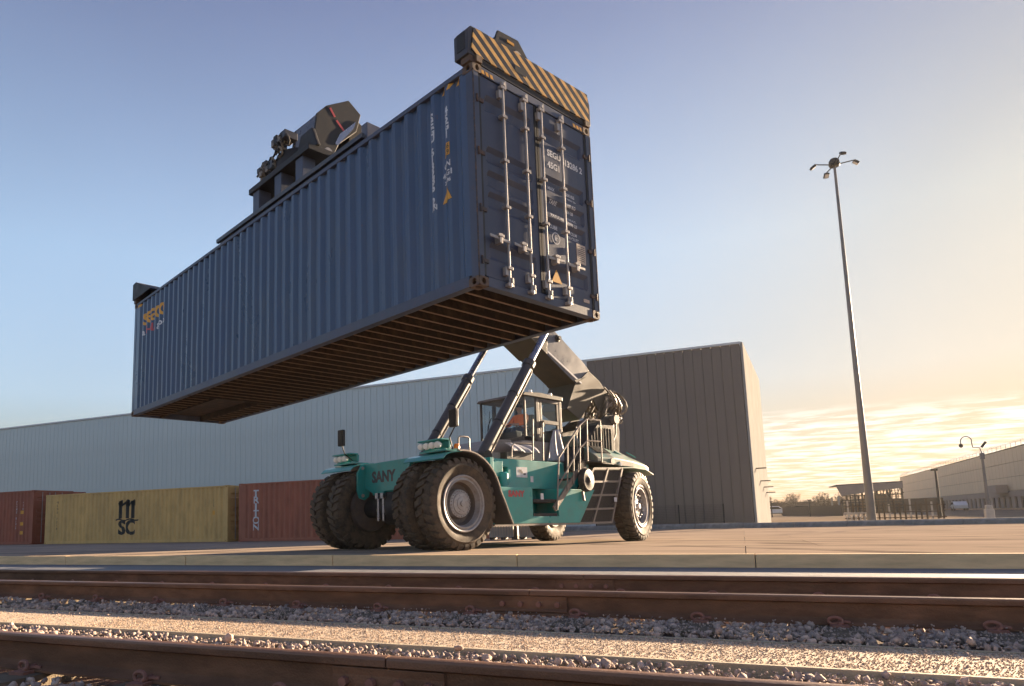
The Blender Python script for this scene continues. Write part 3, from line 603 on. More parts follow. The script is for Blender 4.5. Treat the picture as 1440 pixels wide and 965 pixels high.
# underside
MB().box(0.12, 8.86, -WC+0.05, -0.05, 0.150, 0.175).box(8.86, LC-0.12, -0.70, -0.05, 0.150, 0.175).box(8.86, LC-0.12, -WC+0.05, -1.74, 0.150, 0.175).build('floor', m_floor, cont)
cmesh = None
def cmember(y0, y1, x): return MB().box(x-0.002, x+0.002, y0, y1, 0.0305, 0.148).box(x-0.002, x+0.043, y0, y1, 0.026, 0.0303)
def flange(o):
    o.data.materials.append(m_flange_lit)
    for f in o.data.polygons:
        if f.center.z < 0.0305: f.material_index = 1  # lower flange takes the painted sunlit tone, web stays dark
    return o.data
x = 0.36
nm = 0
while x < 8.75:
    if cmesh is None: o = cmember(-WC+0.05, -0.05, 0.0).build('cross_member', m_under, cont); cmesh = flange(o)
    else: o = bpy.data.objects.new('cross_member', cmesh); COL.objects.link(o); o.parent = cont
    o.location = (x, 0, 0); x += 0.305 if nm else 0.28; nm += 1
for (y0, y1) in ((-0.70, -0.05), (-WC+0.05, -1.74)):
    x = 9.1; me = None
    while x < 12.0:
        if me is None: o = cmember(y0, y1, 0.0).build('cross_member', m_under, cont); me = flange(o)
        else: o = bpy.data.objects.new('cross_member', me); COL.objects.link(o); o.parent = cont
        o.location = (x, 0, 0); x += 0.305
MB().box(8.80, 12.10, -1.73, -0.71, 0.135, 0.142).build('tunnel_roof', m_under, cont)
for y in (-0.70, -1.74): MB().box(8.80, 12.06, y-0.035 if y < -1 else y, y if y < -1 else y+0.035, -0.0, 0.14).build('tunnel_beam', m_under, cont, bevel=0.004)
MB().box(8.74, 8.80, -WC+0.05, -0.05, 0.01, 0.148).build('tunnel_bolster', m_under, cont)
# lettering on the long side: u = -x (text runs towards the door end is to the right seen from outside)
cuts = [-a for a, _ in br]
def on_side(x0, z0, lift=0.004, brk=br):
    def f(u, v): # u is -x
        return (-u, -0.010-corr_depth(brk, -u)*DEP+lift, v)
    return f
def side_text(root, txt, size, x0, z0, mat, brk, vert=False, bold=0.012, pitch=None, sxs=1.0, name='lettering', lift=0.004):
    cu_ = [-a for a, _ in brk]
    if not vert:
        me = text_mesh(txt, size, bold)
        for v in me.vertices: v.co.x = v.co.x*sxs-x0; v.co.y += z0
        return place_flat(me, on_side(0, 0, lift=lift, brk=brk), name, mat, root, cu_)
    big = bmesh.new(); z = z0
    for ch in txt:
        if ch != ' ':
            me = text_mesh(ch, size, bold)
            for v in me.vertices: v.co.x = v.co.x*sxs-x0; v.co.y += z
            big.from_mesh(me)
        z -= pitch
    me = bpy.data.meshes.new('t'); big.to_mesh(me); big.free()
    return place_flat(me, on_side(0, 0, lift=lift, brk=brk), name, mat, root, cu_)
side_text(cont, 'SEGU 613286 2', 0.150, 0.79, 2.50, m_white, br, True, 0.007, 0.098)
side_text(cont, 'CN', 0.10, 0.79, 1.24, m_white, br, False, 0.003)
side_text(cont, '45G1', 0.135, 0.51, 2.47, m_white, br, True, 0.007, 0.11)
side_text(cont, 'CN', 0.11, 0.53, 1.74, m_white, br, False, 0.004); side_text(cont, '45G1', 0.10, 0.53, 1.62, m_white, br, False, 0.004); side_text(cont, '2.896', 0.07, 0.53, 1.52, m_white, br, False, 0.003)
place_flat(poly_mesh([[(-0.59, 1.78+0.08), (-0.46, 1.78+0.08), (-0.46, 2.03), (-0.59, 2.03)]]), on_side(0, 0), 'height_plate', m_yellow, cont, cuts)
side_text(cont, '9.6', 0.09, 0.525, 1.98, m_black, br, False, 0.002, lift=0.006); side_text(cont, '2.9', 0.09, 0.525, 1.90, m_black, br, False, 0.002, lift=0.006)
place_flat(poly_mesh([[(-0.66, 1.26), (-0.44, 1.26), (-0.55, 1.47)]]), on_side(0, 0), 'warning_triangle', m_yellow, cont, cuts)
side_text(cont, '!', 0.13, 0.55, 1.34, m_black, br, False, 0.002, lift=0.006)
side_text(cont, 'seaco', 0.62, 10.88, 2.40, m_yellow, br, False, 0.010, sxs=1.0)
side_text(cont, 'a', 0.22, 11.55, 2.02, m_white, br, False, 0.008); side_text(cont, 'HNA', 0.26, 11.05, 2.03, m_red, br, False, 0.010); side_text(cont, 'group', 0.22, 10.42, 2.03, m_white, br, False, 0.006)
# yellow hazard dashes beneath the top rail, both ends
for k, x in enumerate((0.30, 0.44, 0.57)):
    place_flat(poly_mesh([[(-x-0.055, 2.745), (-x, 2.745), (-x+0.05, 2.815), (-x-0.005, 2.815)]]), on_side(0, 0), 'hazard_dash', m_yellow, cont, cuts)
place_flat(poly_mesh([[(-11.99, 2.75), (-11.80, 2.75), (-11.76, 2.815), (-11.95, 2.815)]]), on_side(0, 0), 'hazard_dash', m_yellow, cont, cuts)
# lettering on the doors
def door_z(z):
    for t_ in (2.55, 1.86, 1.54, 1.26, 0.60):
        if t_-0.23 < z < t_:
            return 0.036 if t_-0.18 <= z <= t_-0.06 else (0.036*(t_-z)/0.06 if z > t_-0.06 else 0.036*(z-t_+0.23)/0.05)
    return 0.0
def on_door(u, v): return (0.022+(door_z(v) if 0.15 < u % 1.22 < 1.07 else 0)-0.004, -u, v)
def door_text(txt, size, y, z, mat=m_white, bold=0.003, align='LEFT', lift=0):
    me = text_mesh(txt, size, bold, align)
    bm = bmesh.new(); bm.from_mesh(me)
    for t_ in (2.55, 1.86, 1.54, 1.26, 0.60):
        for q in (t_-0.23, t_-0.18, t_-0.06, t_): bmesh.ops.bisect_plane(bm, geom=bm.verts[:]+bm.edges[:]+bm.faces[:], plane_co=(0, q-z, 0), plane_no=(0, 1, 0))
    bm.to_mesh(me); bm.free()
    return place_flat(me, lambda u, v: (on_door(u+y, v+z)[0]-lift, -(u+y), v+z), 'lettering', mat, cont)
door_text('SEGU', 0.125, 1.43, 2.19, bold=0.004); door_text('613286 2', 0.125, 1.745, 2.165, bold=0.004); door_text('45G1', 0.125, 1.43, 2.02, bold=0.004)
for i, (a, z) in enumerate((('MAX', 1.70), ('TARE', 1.50), ('PAYLOAD', 1.30), ('CUBE', 1.15))): door_text(a, 0.07, 1.45, z, bold=0.002)
for a, z in (('32500 KG', 1.72), ('71650 LB', 1.64), ('3880 KG', 1.54), ('8554 LB', 1.46), ('28620 KG', 1.35), ('63096 LB', 1.27), ('76.4 CU.M', 1.16), ('2700 CU.FT', 1.09)): door_text(a, 0.062, 1.79, z, bold=0.002)
MB().lathe([(0.085, 0), (0.085, -0.003), (0.072, -0.003), (0.072, 0)], 28, (0.0185, -1.54, 0.98), (1, 0, 0)).build('seal_emblem', m_white, cont)
door_text('ir', 0.10, 1.51, 0.98, bold=0.003)
MB().box(0.013, 0.020, -2.19, -1.99, 0.75, 1.03).build('data_plate', m_placard, cont)
for z in np.linspace(0.79, 0.99, 8): MB().box(0.0115, 0.0128, -2.17, -2.01, z, z+0.008).build('plate_line', m_dark_steel, cont)
MB().prism([(-1.62, 0.35), (-1.40, 0.35), (-1.51, 0.53)], 0.014, 0.0205, 'yz').build('warning_triangle', m_yellow, cont)
MB().box(0.010, 0.0215, -2.22, -2.10, 0.20, 0.245).build('owner_plate', m_placard, cont)
for y0 in (0.17, 0.25, 0.33, 2.05, 2.13, 2.21): MB().prism([(-y0-0.05, 2.795), (-y0, 2.795), (-y0+0.018, 2.845), (-y0-0.032, 2.845)], 0.002, 0.005, 'yz').build('hazard_dash', m_yellow, cont)

# -- containers standing on the ground behind
def ground_container(x_right, y, H_, m, label, logo=None, cast=None):
    root = tag(empty('shipping_container', (x_right, y, gz(y)), (0, 0, PI)), label, 'shipping container', 'shipping containers standing on the platform')
    b = container_shell(root, LC, H_, WC, m, m, m, cast or m, m)
    doors(root, H_, WC, [H_-0.35, H_-1.0, H_-1.36, H_-1.64, 0.6], m, m_galv, False)
    return root, b
c1, b1 = ground_container(-34.55, 25.25, 2.896, m_brown_c, 'brown shipping container on the ground, cut off by the left edge of the view')
side_text(c1, 'TCNU 4175', 0.19, 1.35, 2.25, m_white, b1, True, 0.004, 0.17); side_text(c1, '45G1', 0.17, 0.85, 2.25, m_white, b1, True, 0.004, 0.17)
for z in (1.72, 1.1, 0.62): place_flat(poly_mesh([[(-1.0, z-0.08), (-0.75, z-0.08), (-0.75, z+0.10), (-1.0, z+0.10)]]), on_side(0, 0, brk=b1), 'marking', m_yellow, c1, [-a for a, _ in b1])
c2, b2 = ground_container(-21.45, 25.3, 2.591, m_msc, 'mustard yellow shipping container with a big black m and SC logo on its side')
# the logo: three upright strokes with arches above a swash, then SC
def mlogo():
    P_ = []
    w = 0.17; H0, H1 = 0.0, 0.92
    for x in (0.02, 0.22, 0.50, 0.70-0.0, 0.98, 1.18-0.02): pass
    for x0 in (0.0, 0.42, 0.84): P_.append([(x0, H0), (x0+w*1.35, H0), (x0+w*1.35, H1-0.06), (x0, H1-0.06)])
    for x0 in (0.0, 0.42, 0.84):
        P_.append([(x0-0.05, H1-0.16), (x0+0.05, H1-0.05), (x0+0.17, H1+0.02), (x0+0.27, H1-0.03), (x0+0.27, H1-0.30), (x0, H1-0.30)])
    for x0 in (0.20, 0.62): P_.append([(x0, H1-0.36), (x0+0.25, H1-0.18), (x0+0.25, H1-0.04), (x0, H1-0.24)])
    for i in range(12):
        a, b = -0.22+i*0.13, -0.22+(i+1)*0.13; s_ = lambda q: -0.055+0.04*math.sin((q+0.22)*8)
        P_.append([(a, s_(a)-0.05), (b, s_(b)-0.05), (b, s_(b)+0.02), (a, s_(a)+0.02)])
    return P_
lm = poly_mesh([[(x*1.0-6.85, y+1.22) for x, y in p] for p in mlogo()])
place_flat(lm, on_side(0, 0, brk=b2, lift=0.006), 'logo', m_black, c2, [-a for a, _ in b2])
side_text(c2, 'SC', 0.98, 6.30, 0.74, m_black, b2, False, 0.035, sxs=1.0)
side_text(c2, 'MEDU 7310', 0.17, 11.3, 2.15, m_black, b2, True, 0.0, 0.17); side_text(c2, '22G1', 0.14, 0.85, 1.95, m_black, b2, True, 0.0, 0.14)
place_flat(poly_mesh([[(-0.93, 1.25), (-0.75, 1.25), (-0.75, 1.45), (-0.93, 1.45)]]), on_side(0, 0, brk=b2), 'marking', m_yellow, c2, [-a for a, _ in b2])
c3, b3 = ground_container(-8.62, 25.3, 2.62, m_brown_c2, 'reddish brown shipping container with TRITON in tall white letters, behind the front wheels')
side_text(c3, 'TRITON', 0.42, 11.25, 2.13, m_white, b3, True, 0.012, 0.30, sxs=1.15)
c4, b4 = ground_container(-37.6, 28.6, 3.05, m_brown_c2, 'red brown shipping container showing only its top edge above the mustard yellow one')
tag(MB().box(-11.65-0.5, -11.65, 25.0, 25.2, -0.2, -0.08).build('concrete_block', m_concgrey), 'small pale concrete block at the foot of the reddish brown TRITON container', 'concrete block')

# ------------------------------------------------------------------ big shed behind
def panels(root, name, x0, x1, y, z0, z1, w, mat):
    me = None; n = int(round((x1-x0)/w)); w = (x1-x0)/n
    for i in range(n):
        if me is None:
            vs = [(0.006, 0, 0), (0.010, -0.014, 0), (0.030, -0.014, 0), (0.036, -0.006, 0), (w-0.012, -0.006, 0), (w-0.006, 0.02, 0)]
            V = vs+[(a, b, z1-z0) for a, b, _ in vs]; k = len(vs)
            o = MB().add(V, [(j, j+1, j+1+k, j+k) for j in range(k-1)]).build(name, mat, root); me = o.data
        else: o = bpy.data.objects.new(name, me); COL.objects.link(o); o.parent = root
        o.location = (x0+i*w, y, z0)
shed = tag(empty('warehouse', (0, 41.0, -0.25)), 'huge flat-roofed warehouse with pale and dark ribbed metal walls filling the background', 'warehouse')
B = shed
bx1 = 0.545; xw = -7.80; ZR = 9.70+0.25; EX = 1.62
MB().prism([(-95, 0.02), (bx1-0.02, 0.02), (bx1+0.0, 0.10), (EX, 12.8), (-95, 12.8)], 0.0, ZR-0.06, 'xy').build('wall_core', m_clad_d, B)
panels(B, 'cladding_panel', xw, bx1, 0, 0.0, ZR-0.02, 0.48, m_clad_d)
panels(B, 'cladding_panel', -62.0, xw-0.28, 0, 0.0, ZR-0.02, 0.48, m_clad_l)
MB().box(-95, -62.0, -0.02, 0.02, 0, ZR-0.02).build('wall_end_bay', m_clad_l, B)
MB().box(xw-0.28, xw-0.002, -0.07, 0.0, 0, ZR+0.02).build('corner_trim', m_trim, B)
MB().box(-95, bx1+0.05, -0.10, 0.15, ZR-0.02, ZR+0.10).build('roof_capping', m_trim, B)
# cream end wall, precast panels
dirn = Vector((EX-bx1, 12.8-0.1)); ln = dirn.length; dirn.normalize(); nrm2 = Vector((dirn.y, -dirn.x))
for i in range(5):
    a = i*ln/5+0.01; b = (i+1)*ln/5-0.01
    p0 = Vector((bx1, 0.0))+dirn*a; p1 = Vector((bx1, 0.0))+dirn*b
    MB().prism([tuple(p0+nrm2*0.02), tuple(p1+nrm2*0.02), tuple(p1+nrm2*0.14), tuple(p0+nrm2*0.14)], 0.0, ZR+0.08, 'xy').build('precast_panel', m_cream, B)
for i, (t_, z_) in enumerate(((0.18, 3.2), (0.42, 2.6), (0.62, 2.3), (0.78, 2.0))):
    p = Vector((bx1, 0))+dirn*ln*t_+nrm2*0.14; q = p+nrm2*0.55; MB().bar((p.x, p.y, z_), (q.x, q.y, z_), 0.35, 0.05).build('door_canopy', m_dark_steel, B)
# mesh fence at the foot of the dark wall
fen = tag(empty('mesh_fence', (0, 39.6, -0.25)), 'low dark wire mesh fence along the foot of the dark warehouse wall', 'fence')
for x in np.arange(-7.5, 0.4, 2.2): MB().tube([(x, 0, 0), (x, 0, 1.25)], 0.035, 6).build('post', m_dark_steel, fen)
for i, x in enumerate(np.arange(-7.5, -1.4, 2.2)):
    m = MB()
    for q in np.arange(0.03, 2.17, 0.06): m.box(x+q-0.0035, x+q+0.0035, -0.004, 0.004, 0.05, 1.2)
    for z in np.arange(0.05, 1.25, 0.09): m.box(x+0.03, x+2.17, 0.0045, 0.011, z-0.0035, z+0.0035)
    m.build('mesh_panel', m_dark_steel, fen)

# kerb of precast blocks
kb = tag(empty('kerb', (0, 36, -0.2)), kind='structure'); me = None
for k in range(-8, 26):
    if me is None: o = MB().prism([(0, 0), (0, 0.16), (0.03, 0.20), (0.05, 0.235), (0.24, 0.235), (0.24, 0)], 0.008, 2.092, 'yz').build('kerb_block', m_kerb, kb); me = o.data
    else: o = bpy.data.objects.new('kerb_block', me); COL.objects.link(o); o.parent = kb
    o.location = (k*2.1, random.uniform(-0.01, 0.01), random.uniform(-0.01, 0.008))

# ------------------------------------------------------------------ long building at the right
AX = Vector((0.0440, 0.99903, 0)); A0 = Vector((34.743, 116.592, 0))
LB = tag(empty('long_building', mat=Matrix((AX, Vector((-0.99903, 0.044, 0)), Vector((0, 0, 1)))).transposed().to_4x4()@Matrix.Identity(4)), 'long low beige building with a row of dark slot windows, far right', 'building')
LB.location = (A0.x, A0.y, -0.55)
x0, x1 = -55, 108.5
MB().box(x0, x1, -30, -0.25, 0, 8.9).build('wall_core', m_band, LB)
m = MB(); zz_ = [3.0, 4.95, 6.95, 8.9]
for i in range(int((x1-x0)/1.9)):
    a = x0+i*1.9
    for z0, z1 in zip(zz_, zz_[1:]): m.box(a+0.03, a+1.87, -0.245, -0.05, z0+0.03, z1-0.03)
o = m.build('wall_tiles', m_beige, LB); o['kind'] = 'stuff'
MB().box(x0, x1, -0.245, 0.10, 2.15, 2.95).build('concrete_band', m_band, LB)
MB().box(x0, x1, -0.245, 0.04, 0, 0.52).build('brick_base', m_brick, LB)
wmesh = None
for k in range(-14, 19):
    a = 3.0+k*2.85
    if wmesh is None:
        w_ = MB().box(0.002, 1.30, -0.245, -0.16, 0.002, 1.598).build('window', m_band, LB); pz = MB().box(0.12, 1.18, -0.155, -0.12, 0.06, 1.56).build('pane', m_dark_glass, w_); wmesh = (w_.data, pz.data)
    else:
        w_ = bpy.data.objects.new('window', wmesh[0]); COL.objects.link(w_); w_.parent = LB; pz = bpy.data.objects.new('pane', wmesh[1]); COL.objects.link(pz); pz.parent = w_
    w_.location = (a, 0, 0.53)
    MB().box(a+1.305, a+2.845, -0.245, 0.03, 0.525, 2.14).build('pier', m_band, LB)
MB().box(9.4, 14.2, 0.101, 1.5, 2.7, 3.9).build('entrance_canopy', m_band, LB)
MB().box(x0, x1, -0.3, 0.02, 8.9, 9.02).build('roof_edge', m_dark_steel, LB)
m = MB()
for a in np.arange(-20, x1, 2.4): m.tube([(a, -0.1, 9.0), (a, -0.1, 9.7)], 0.025, 4)
for z, y in ((9.35, -0.1), (9.7, -0.1)): m.tube([(-20, y, z), (x1, y, z)], 0.014, 4)
pts = [(a*0.18-20, 0.0+0.22*math.cos(a*1.1), 9.75+0.22*math.sin(a*1.1)) for a in range(700)]; m.tube(pts, 0.011, 3)
m.build('razor_wire', m_mast, LB)

# steel framed shelter, half built
sh = tag(empty('steel_shelter', (0, 120, -0.6)), 'open steel framed shelter with a heavy flat roof, beyond the base of the tall mast', 'shelter')
MB().prism([(13.0, 4.55), (21.4, 4.75), (21.4, 3.9), (17.2, 3.5), (13.6, 3.0)], 0, 0.4, 'xz').build('roof_fascia', m_band, sh)
MB().prism([(13.0, 4.56), (21.4, 4.76), (21.4, 4.9), (13.0, 4.7)], 0.0, 9.5, 'xz').build('roof', m_dark_steel, sh)
for x in (13.2, 15.3, 17.4, 19.4, 21.2):
    for y in (0.2, 9.0): MB().box(x-0.11, x+0.11, y-0.11, y+0.11, 0, (3.6 if x > 14 else 2.95)+0.05*(x-13)).build('column', m_dark_steel if x > 14 else m_cream, sh)
for z in (1.0, 1.45, 1.9, 2.3, 2.95): MB().box(13.6, 21.2, 0.1, 0.22, z, z+0.12).build('beam', m_dark_steel, sh)
MB().box(17.6, 21.3, 8.6, 8.8, 0, 3.2).build('back_wall', m_brown, sh)
for k in range(11): MB().box(17.5+k*0.36, 17.58+k*0.36, 0.5, 0.6, 0, 3.9).build('lattice_post', m_dark_steel, sh)
for k in range(6): MB().box(17.5, 21.2, 0.42, 0.48, 1.3+k*0.45, 1.36+k*0.45).build('lattice_rail', m_brown, sh)
for k in range(14): MB().box(13.9+k*0.54, 14.05+k*0.54, 3.0, 3.1, 0, 2.4+0.6*(k % 3)).build('rack_post', m_brown if k % 2 else m_dark_steel, sh)
for k in range(9):
    x = 17.4+k*0.45; MB().bar((x, 0.3, 2.9), (x+0.45, 0.3, 3.9 if k % 2 else 3.3), 0.11, 0.11).build('brace', m_dark_steel, sh)
# timber rails and posts (stock yard race) nearer
rk = tag(empty('post_and_rail_fence', (0, 56, -0.5)), 'brown post and rail fence standing behind the kerb, right of the tall mast', 'fence')
for i, x in enumerate(np.arange(6.6, 12.2, 0.30)):
    h = 1.35+0.25*(i % 3 == 0)+0.05*math.sin(i*2.1); MB().box(x, x+0.09, -0.05, 0.05, 0, h).build('post', m_brown if i % 4 else m_concgrey, rk)
for z in (0.35, 0.72, 1.15): MB().box(6.4, 12.2, -0.09, -0.055, z, z+0.06).build('rail', m_brown, rk)
lat = tag(empty('trellis_panel', (0, 54, -0.5)), 'pale crossed timber trellis panel, left of the tall mast base', 'trellis')
MB().box(6.15, 7.6, -0.03, 0.03, 0.72, 0.80).build('top_rail', m_concgrey, lat); MB().box(6.15, 7.6, -0.03, 0.03, 0.0, 0.08).build('bottom_rail', m_concgrey, lat)
for k in range(6):
    a = 6.15+k*0.25; MB().bar((a, -0.035, 0.05), (a+0.35, -0.035, 0.75), 0.03, 0.05).build('slat', m_concgrey, lat); MB().bar((a+0.35, 0.0, 0.05), (a, 0.0, 0.75), 0.03, 0.05).build('slat', m_concgrey, lat)
# brown solid fence far behind
bf = tag(empty('board_fence', (0, 90, -0.5)), 'tall brown board fence in the distance, between the warehouse and the steel shelter', 'fence'); me = None
for i in range(24):
    t0 = i/24
    xa = 5.2+4.9*t0; ya = 22*(1-t0); h = 1.45
    if me is None: o = MB().box(0, 0.98, 0, 0.05, 0, h).build('board', m_brown, bf); me = o.data
    else: o = bpy.data.objects.new('board', me); COL.objects.link(o); o.parent = bf
    o.location = (xa, ya, 0); o.rotation_euler = (0, 0, math.atan2(-22, 4.9))
# distant poles
for (x, y, h, lab) in ((3.15, 92, 2.1, 'thin dark pole closest to the warehouse corner on the horizon'), (7.1, 92, 2.15, 'thin dark pole standing in front of the distant board fence')):
    p = tag(empty('pole', (x, y, -0.55)), lab, 'pole', 'distant poles'); MB().tube([(0, 0, 0), (0, 0, h)], 0.07, 6).build('shaft', m_dark_steel, p); MB().box(-0.22, 0.22, -0.05, 0.05, h, h+0.09).build('crossarm', m_dark_steel, p)
# trees on the horizon
def tree(x, y, h, w, label):
    t = tag(empty('bare_tree', (x, y, -0.6)), label, 'tree', 'bare trees on the horizon')
    m = MB().tube([(0, 0, 0), (0.1, 0, h*0.35), (0.0, 0.1, h*0.6)], [0.16, 0.11, 0.05], 6)
    for k in range(7):
        a = random.uniform(0, 2*PI); z = h*random.uniform(0.25, 0.55); m.tube([(0.05, 0, z), (math.cos(a)*w*0.3, math.sin(a)*w*0.3, z+h*0.2), (math.cos(a)*w*0.45, math.sin(a)*w*0.45, z+h*0.36)], [0.06, 0.04, 0.02], 4)
    m.build('trunk', m_bark, t)
    c = MB()
    for k in range(420):
        while True:
            p = Vector((random.uniform(-1, 1), random.uniform(-1, 1), random.uniform(-1, 1)))
            if p.length < 1: break
        cl_ = 0.75+0.25*math.sin(p.x*5+x)*math.cos(p.z*4+y)
        q = Vector((p.x*w*0.5*cl_, p.y*w*0.5*cl_, h*0.62+p.z*h*0.38*cl_)); s_ = random.uniform(0.06, 0.17)
        a = Vector((random.uniform(-1, 1), random.uniform(-1, 1), random.uniform(-1, 1))).normalized()*s_*1.6; b = a.orthogonal().normalized()*s_*0.5
        c.add([q-a, q+b, q+a, q-b], [(0, 1, 2, 3)])
    c.build('crown', m_bark, t)
words = ['first', 'second', 'third', 'fourth', 'fifth', 'sixth', 'seventh', 'eighth', 'ninth', 'tenth', 'eleventh', 'twelfth', 'thirteenth', 'fourteenth']
for i in range(14):
    x = 5.0+i*1.35+random.uniform(-0.4, 0.4); tree(x, 165+random.uniform(-6, 10), random.uniform(3.0, 4.8) if i % 4 else 5.3, random.uniform(2.6, 4.2), 'small bare tree on the horizon, %s from the warehouse corner' % words[i])
tag(MB().box(-60, 120, 172, 176, -0.6, 2.2).build('far_scrub', m_bark), 'low dark line of scrub on the horizon', kind='structure')
# parked cars far away
def car(x, y, rot, mbody, label):
    t = tag(empty('parked_car', (x, y, -0.25-0.0), (0, 0, rot)), label, 'car', 'cars parked in the distance')
    MB().prism([(-2.1, 0.35), (2.1, 0.35), (2.15, 0.75), (1.2, 0.92), (0.55, 1.38), (-1.1, 1.42), (-1.8, 1.0), (-2.15, 0.9)], -0.85, 0.85, 'xz').build('body', mbody, t, bevel=0.08)
    MB().prism([(0.98, 0.95), (0.48, 1.30), (-1.0, 1.34), (-1.5, 1.0)], -0.858, 0.858, 'xz').build('window', m_dark_glass, t)
    wm = None
    for a in (-1.3, 1.3):
        for b in (-0.78, 0.78):
            o = MB().lathe([(0.0, -0.1), (0.2, -0.11), (0.32, -0.1), (0.33, 0.1), (0.2, 0.11), (0, 0.1)], 16, (0, 0, 0), (0, 1, 0)).build('wheel', m_rubber, t); o.location = (a, b, 0.33)
car(30.0, 130, R(84), m_carwhite, 'white car parked beside the long beige building')
car(4.4, 118, R(5), m_carwhite, 'pale car parked far away just right of the warehouse corner')
car(8.8, 123, R(-5), m_dark_steel, 'dark car parked far away in front of the horizon trees')

# ------------------------------------------------------------------ light mast, camera poles
mast = tag(empty('light_mast', (7.13, 50, -0.3)), 'very tall tapering floodlight mast with four lamps on crossed arms', 'light mast')
mh = 22.75+0.3
MB().tube([(0, 0, 0), (0, 0, mh*0.33), (0, 0, mh*0.66), (0, 0, mh)], [0.245, 0.165, 0.115, 0.075], 16).build('shaft', m_mast, mast, smooth=True)
MB().box(-0.42, 0.42, -0.42, 0.42, 0, 0.06).build('base_plate', m_mast, mast)
MB().lathe([(0.0, 0.45), (0.2, 0.42), (0.31, 0.26), (0.33, 0.0), (0.27, -0.10), (0.10, -0.10)], 16, (0, 0, mh), (0, 0, 1)).build('head_ring', m_dark_steel, mast, smooth=True)
for k, (a, ln_) in enumerate(((R(0), 1.0), (R(90), 1.2), (R(180), 1.0), (R(270), 1.2))):
    a += R(12); dx, dy = math.cos(a)*ln_*1.15, math.sin(a)*ln_*1.15
    arm = MB().tube([(dx*0.25, dy*0.25, mh+0.05), (dx, dy, mh+0.18)], 0.035, 6).build('lamp_arm', m_dark_steel, mast)
    Mx = Matrix.Translation((dx, dy, mh+0.1))@Matrix.Rotation(a, 4, 'Z')@Matrix.Rotation(R(35), 4, 'Y')
    MB().box(-0.04, 0.32, -0.16, 0.16, -0.07, 0.08, Mx).build('floodlight', m_dark_steel, arm, bevel=0.03)
    MB().box(0.0, 0.28, -0.12, 0.12, -0.085, -0.072, Mx).build('lens', m_lamp, arm)
cc = tag(empty('camera_pole', (11.62, 45, -0.25)), 'grey camera pole with a hooked arm, in front of the long beige building', 'camera pole')
MB().prism([(-0.19, -0.19), (0.19, -0.19), (0.19, 0.19), (-0.19, 0.19)], 0, 0.62, 'xy').prism([(-0.14, -0.14), (0.14, -0.14), (0.14, 0.14), (-0.14, 0.14)], 0.62, 0.82, 'xy').build('plinth', m_concgrey, cc, bevel=0.04)
MB().tube([(0, 0, 0.85), (0, 0, 2.4), (0, 0, 3.5)], [0.085, 0.068, 0.055], 10).build('shaft', m_mast, cc, smooth=True)
MB().box(-0.09, 0.09, -0.09, 0.09, 3.2, 3.52).build('junction_box', m_mast, cc)
pts = [(0, 0, 3.5), (-0.05, 0, 3.8), (-0.35, 0, 3.85), (-0.38, 0, 4.2)]+[(-0.6+0.24*math.cos(q), 0, 4.2+0.24*math.sin(q)) for q in np.linspace(0, PI, 8)]+[(-0.84, 0, 4.05)]
MB().tube(pts, 0.025, 6).build('hook_arm', m_mast, cc)
MB().lathe([(0.02, 0.1), (0.09, 0.05), (0.1, -0.02), (0.07, -0.1), (0, -0.13)], 12, (-0.84, 0, 3.98), (0, 0, 1)).build('dome_camera', m_dark_steel, cc, smooth=True)
MB().bar((0.02, 0, 3.82), (0.22, -0.05, 4.1), 0.11, 0.11).build('camera', m_dark_steel, cc)
c2p = tag(empty('camera_pole', (12.72, 60, -0.25)), 'slimmer and more distant pole with a small lamp head, behind the post and rail fence', 'camera pole')
MB().tube([(0, 0, 0), (0, 0, 3.35)], [0.1, 0.07], 8).build('shaft', m_dark_steel, c2p); MB().box(-0.28, 0.12, -0.08, 0.08, 3.33, 3.46).build('lamp_head', m_dark_steel, c2p)
# slatted crates seen under the machine
for i, (x, lab) in enumerate(((-8.06, 'pale slatted crate seen under the machine, left of the brown post'), (-6.98, 'pale slatted crate seen under the machine, right of the brown post'))):
    t = tag(empty('slatted_crate', (x, 23, gz(23))), lab, 'crate', 'slatted crates')
    MB().box(0, 0.9, 0, 0.7, 0.08, 0.13).build('base', m_crate, t); MB().box(0, 0.9, 0, 0.03, 0.46, 0.51).build('top_rail', m_crate, t)
    for k in range(9): MB().box(0.02+k*0.1, 0.08+k*0.1, 0.0, 0.025, 0.131, 0.459).build('slat', m_crate, t)
    for k in (0.05, 0.45, 0.84): MB().box(k-0.03, k+0.03, 0.04, 0.66, 0, 0.079).build('foot', m_dark_steel, t)
    MB().box(0.03, 0.87, 0.05, 0.67, 0.131, 0.45).build('load', m_placard, t)
tag(MB().box(-7.13, -7.03, 22.9, 23.0, -0.2, 0.45).build('brown_post', m_brown), 'short brown timber post between the two slatted crates', 'post')

# ------------------------------------------------------------------ reach stacker (x forward, y left, z up, origin under the front axle)
HD = R(-114.195); NU = Vector((0, SL, 1)).normalized()
MX = Vector((math.cos(HD), math.sin(HD), 0)); MX = (MX-NU*MX.dot(NU)).normalized(); MY = NU.cross(MX)
SM = Matrix((MX, MY, NU)).transposed().to_4x4(); SM.translation = Vector((-6.855, 13.567, gz(13.567)))
rs = tag(empty('reach_stacker', mat=SM), 'teal and grey reach stacker holding the blue container up over its dual front tyres', 'container handler')
RT, TW = 0.91, 0.50
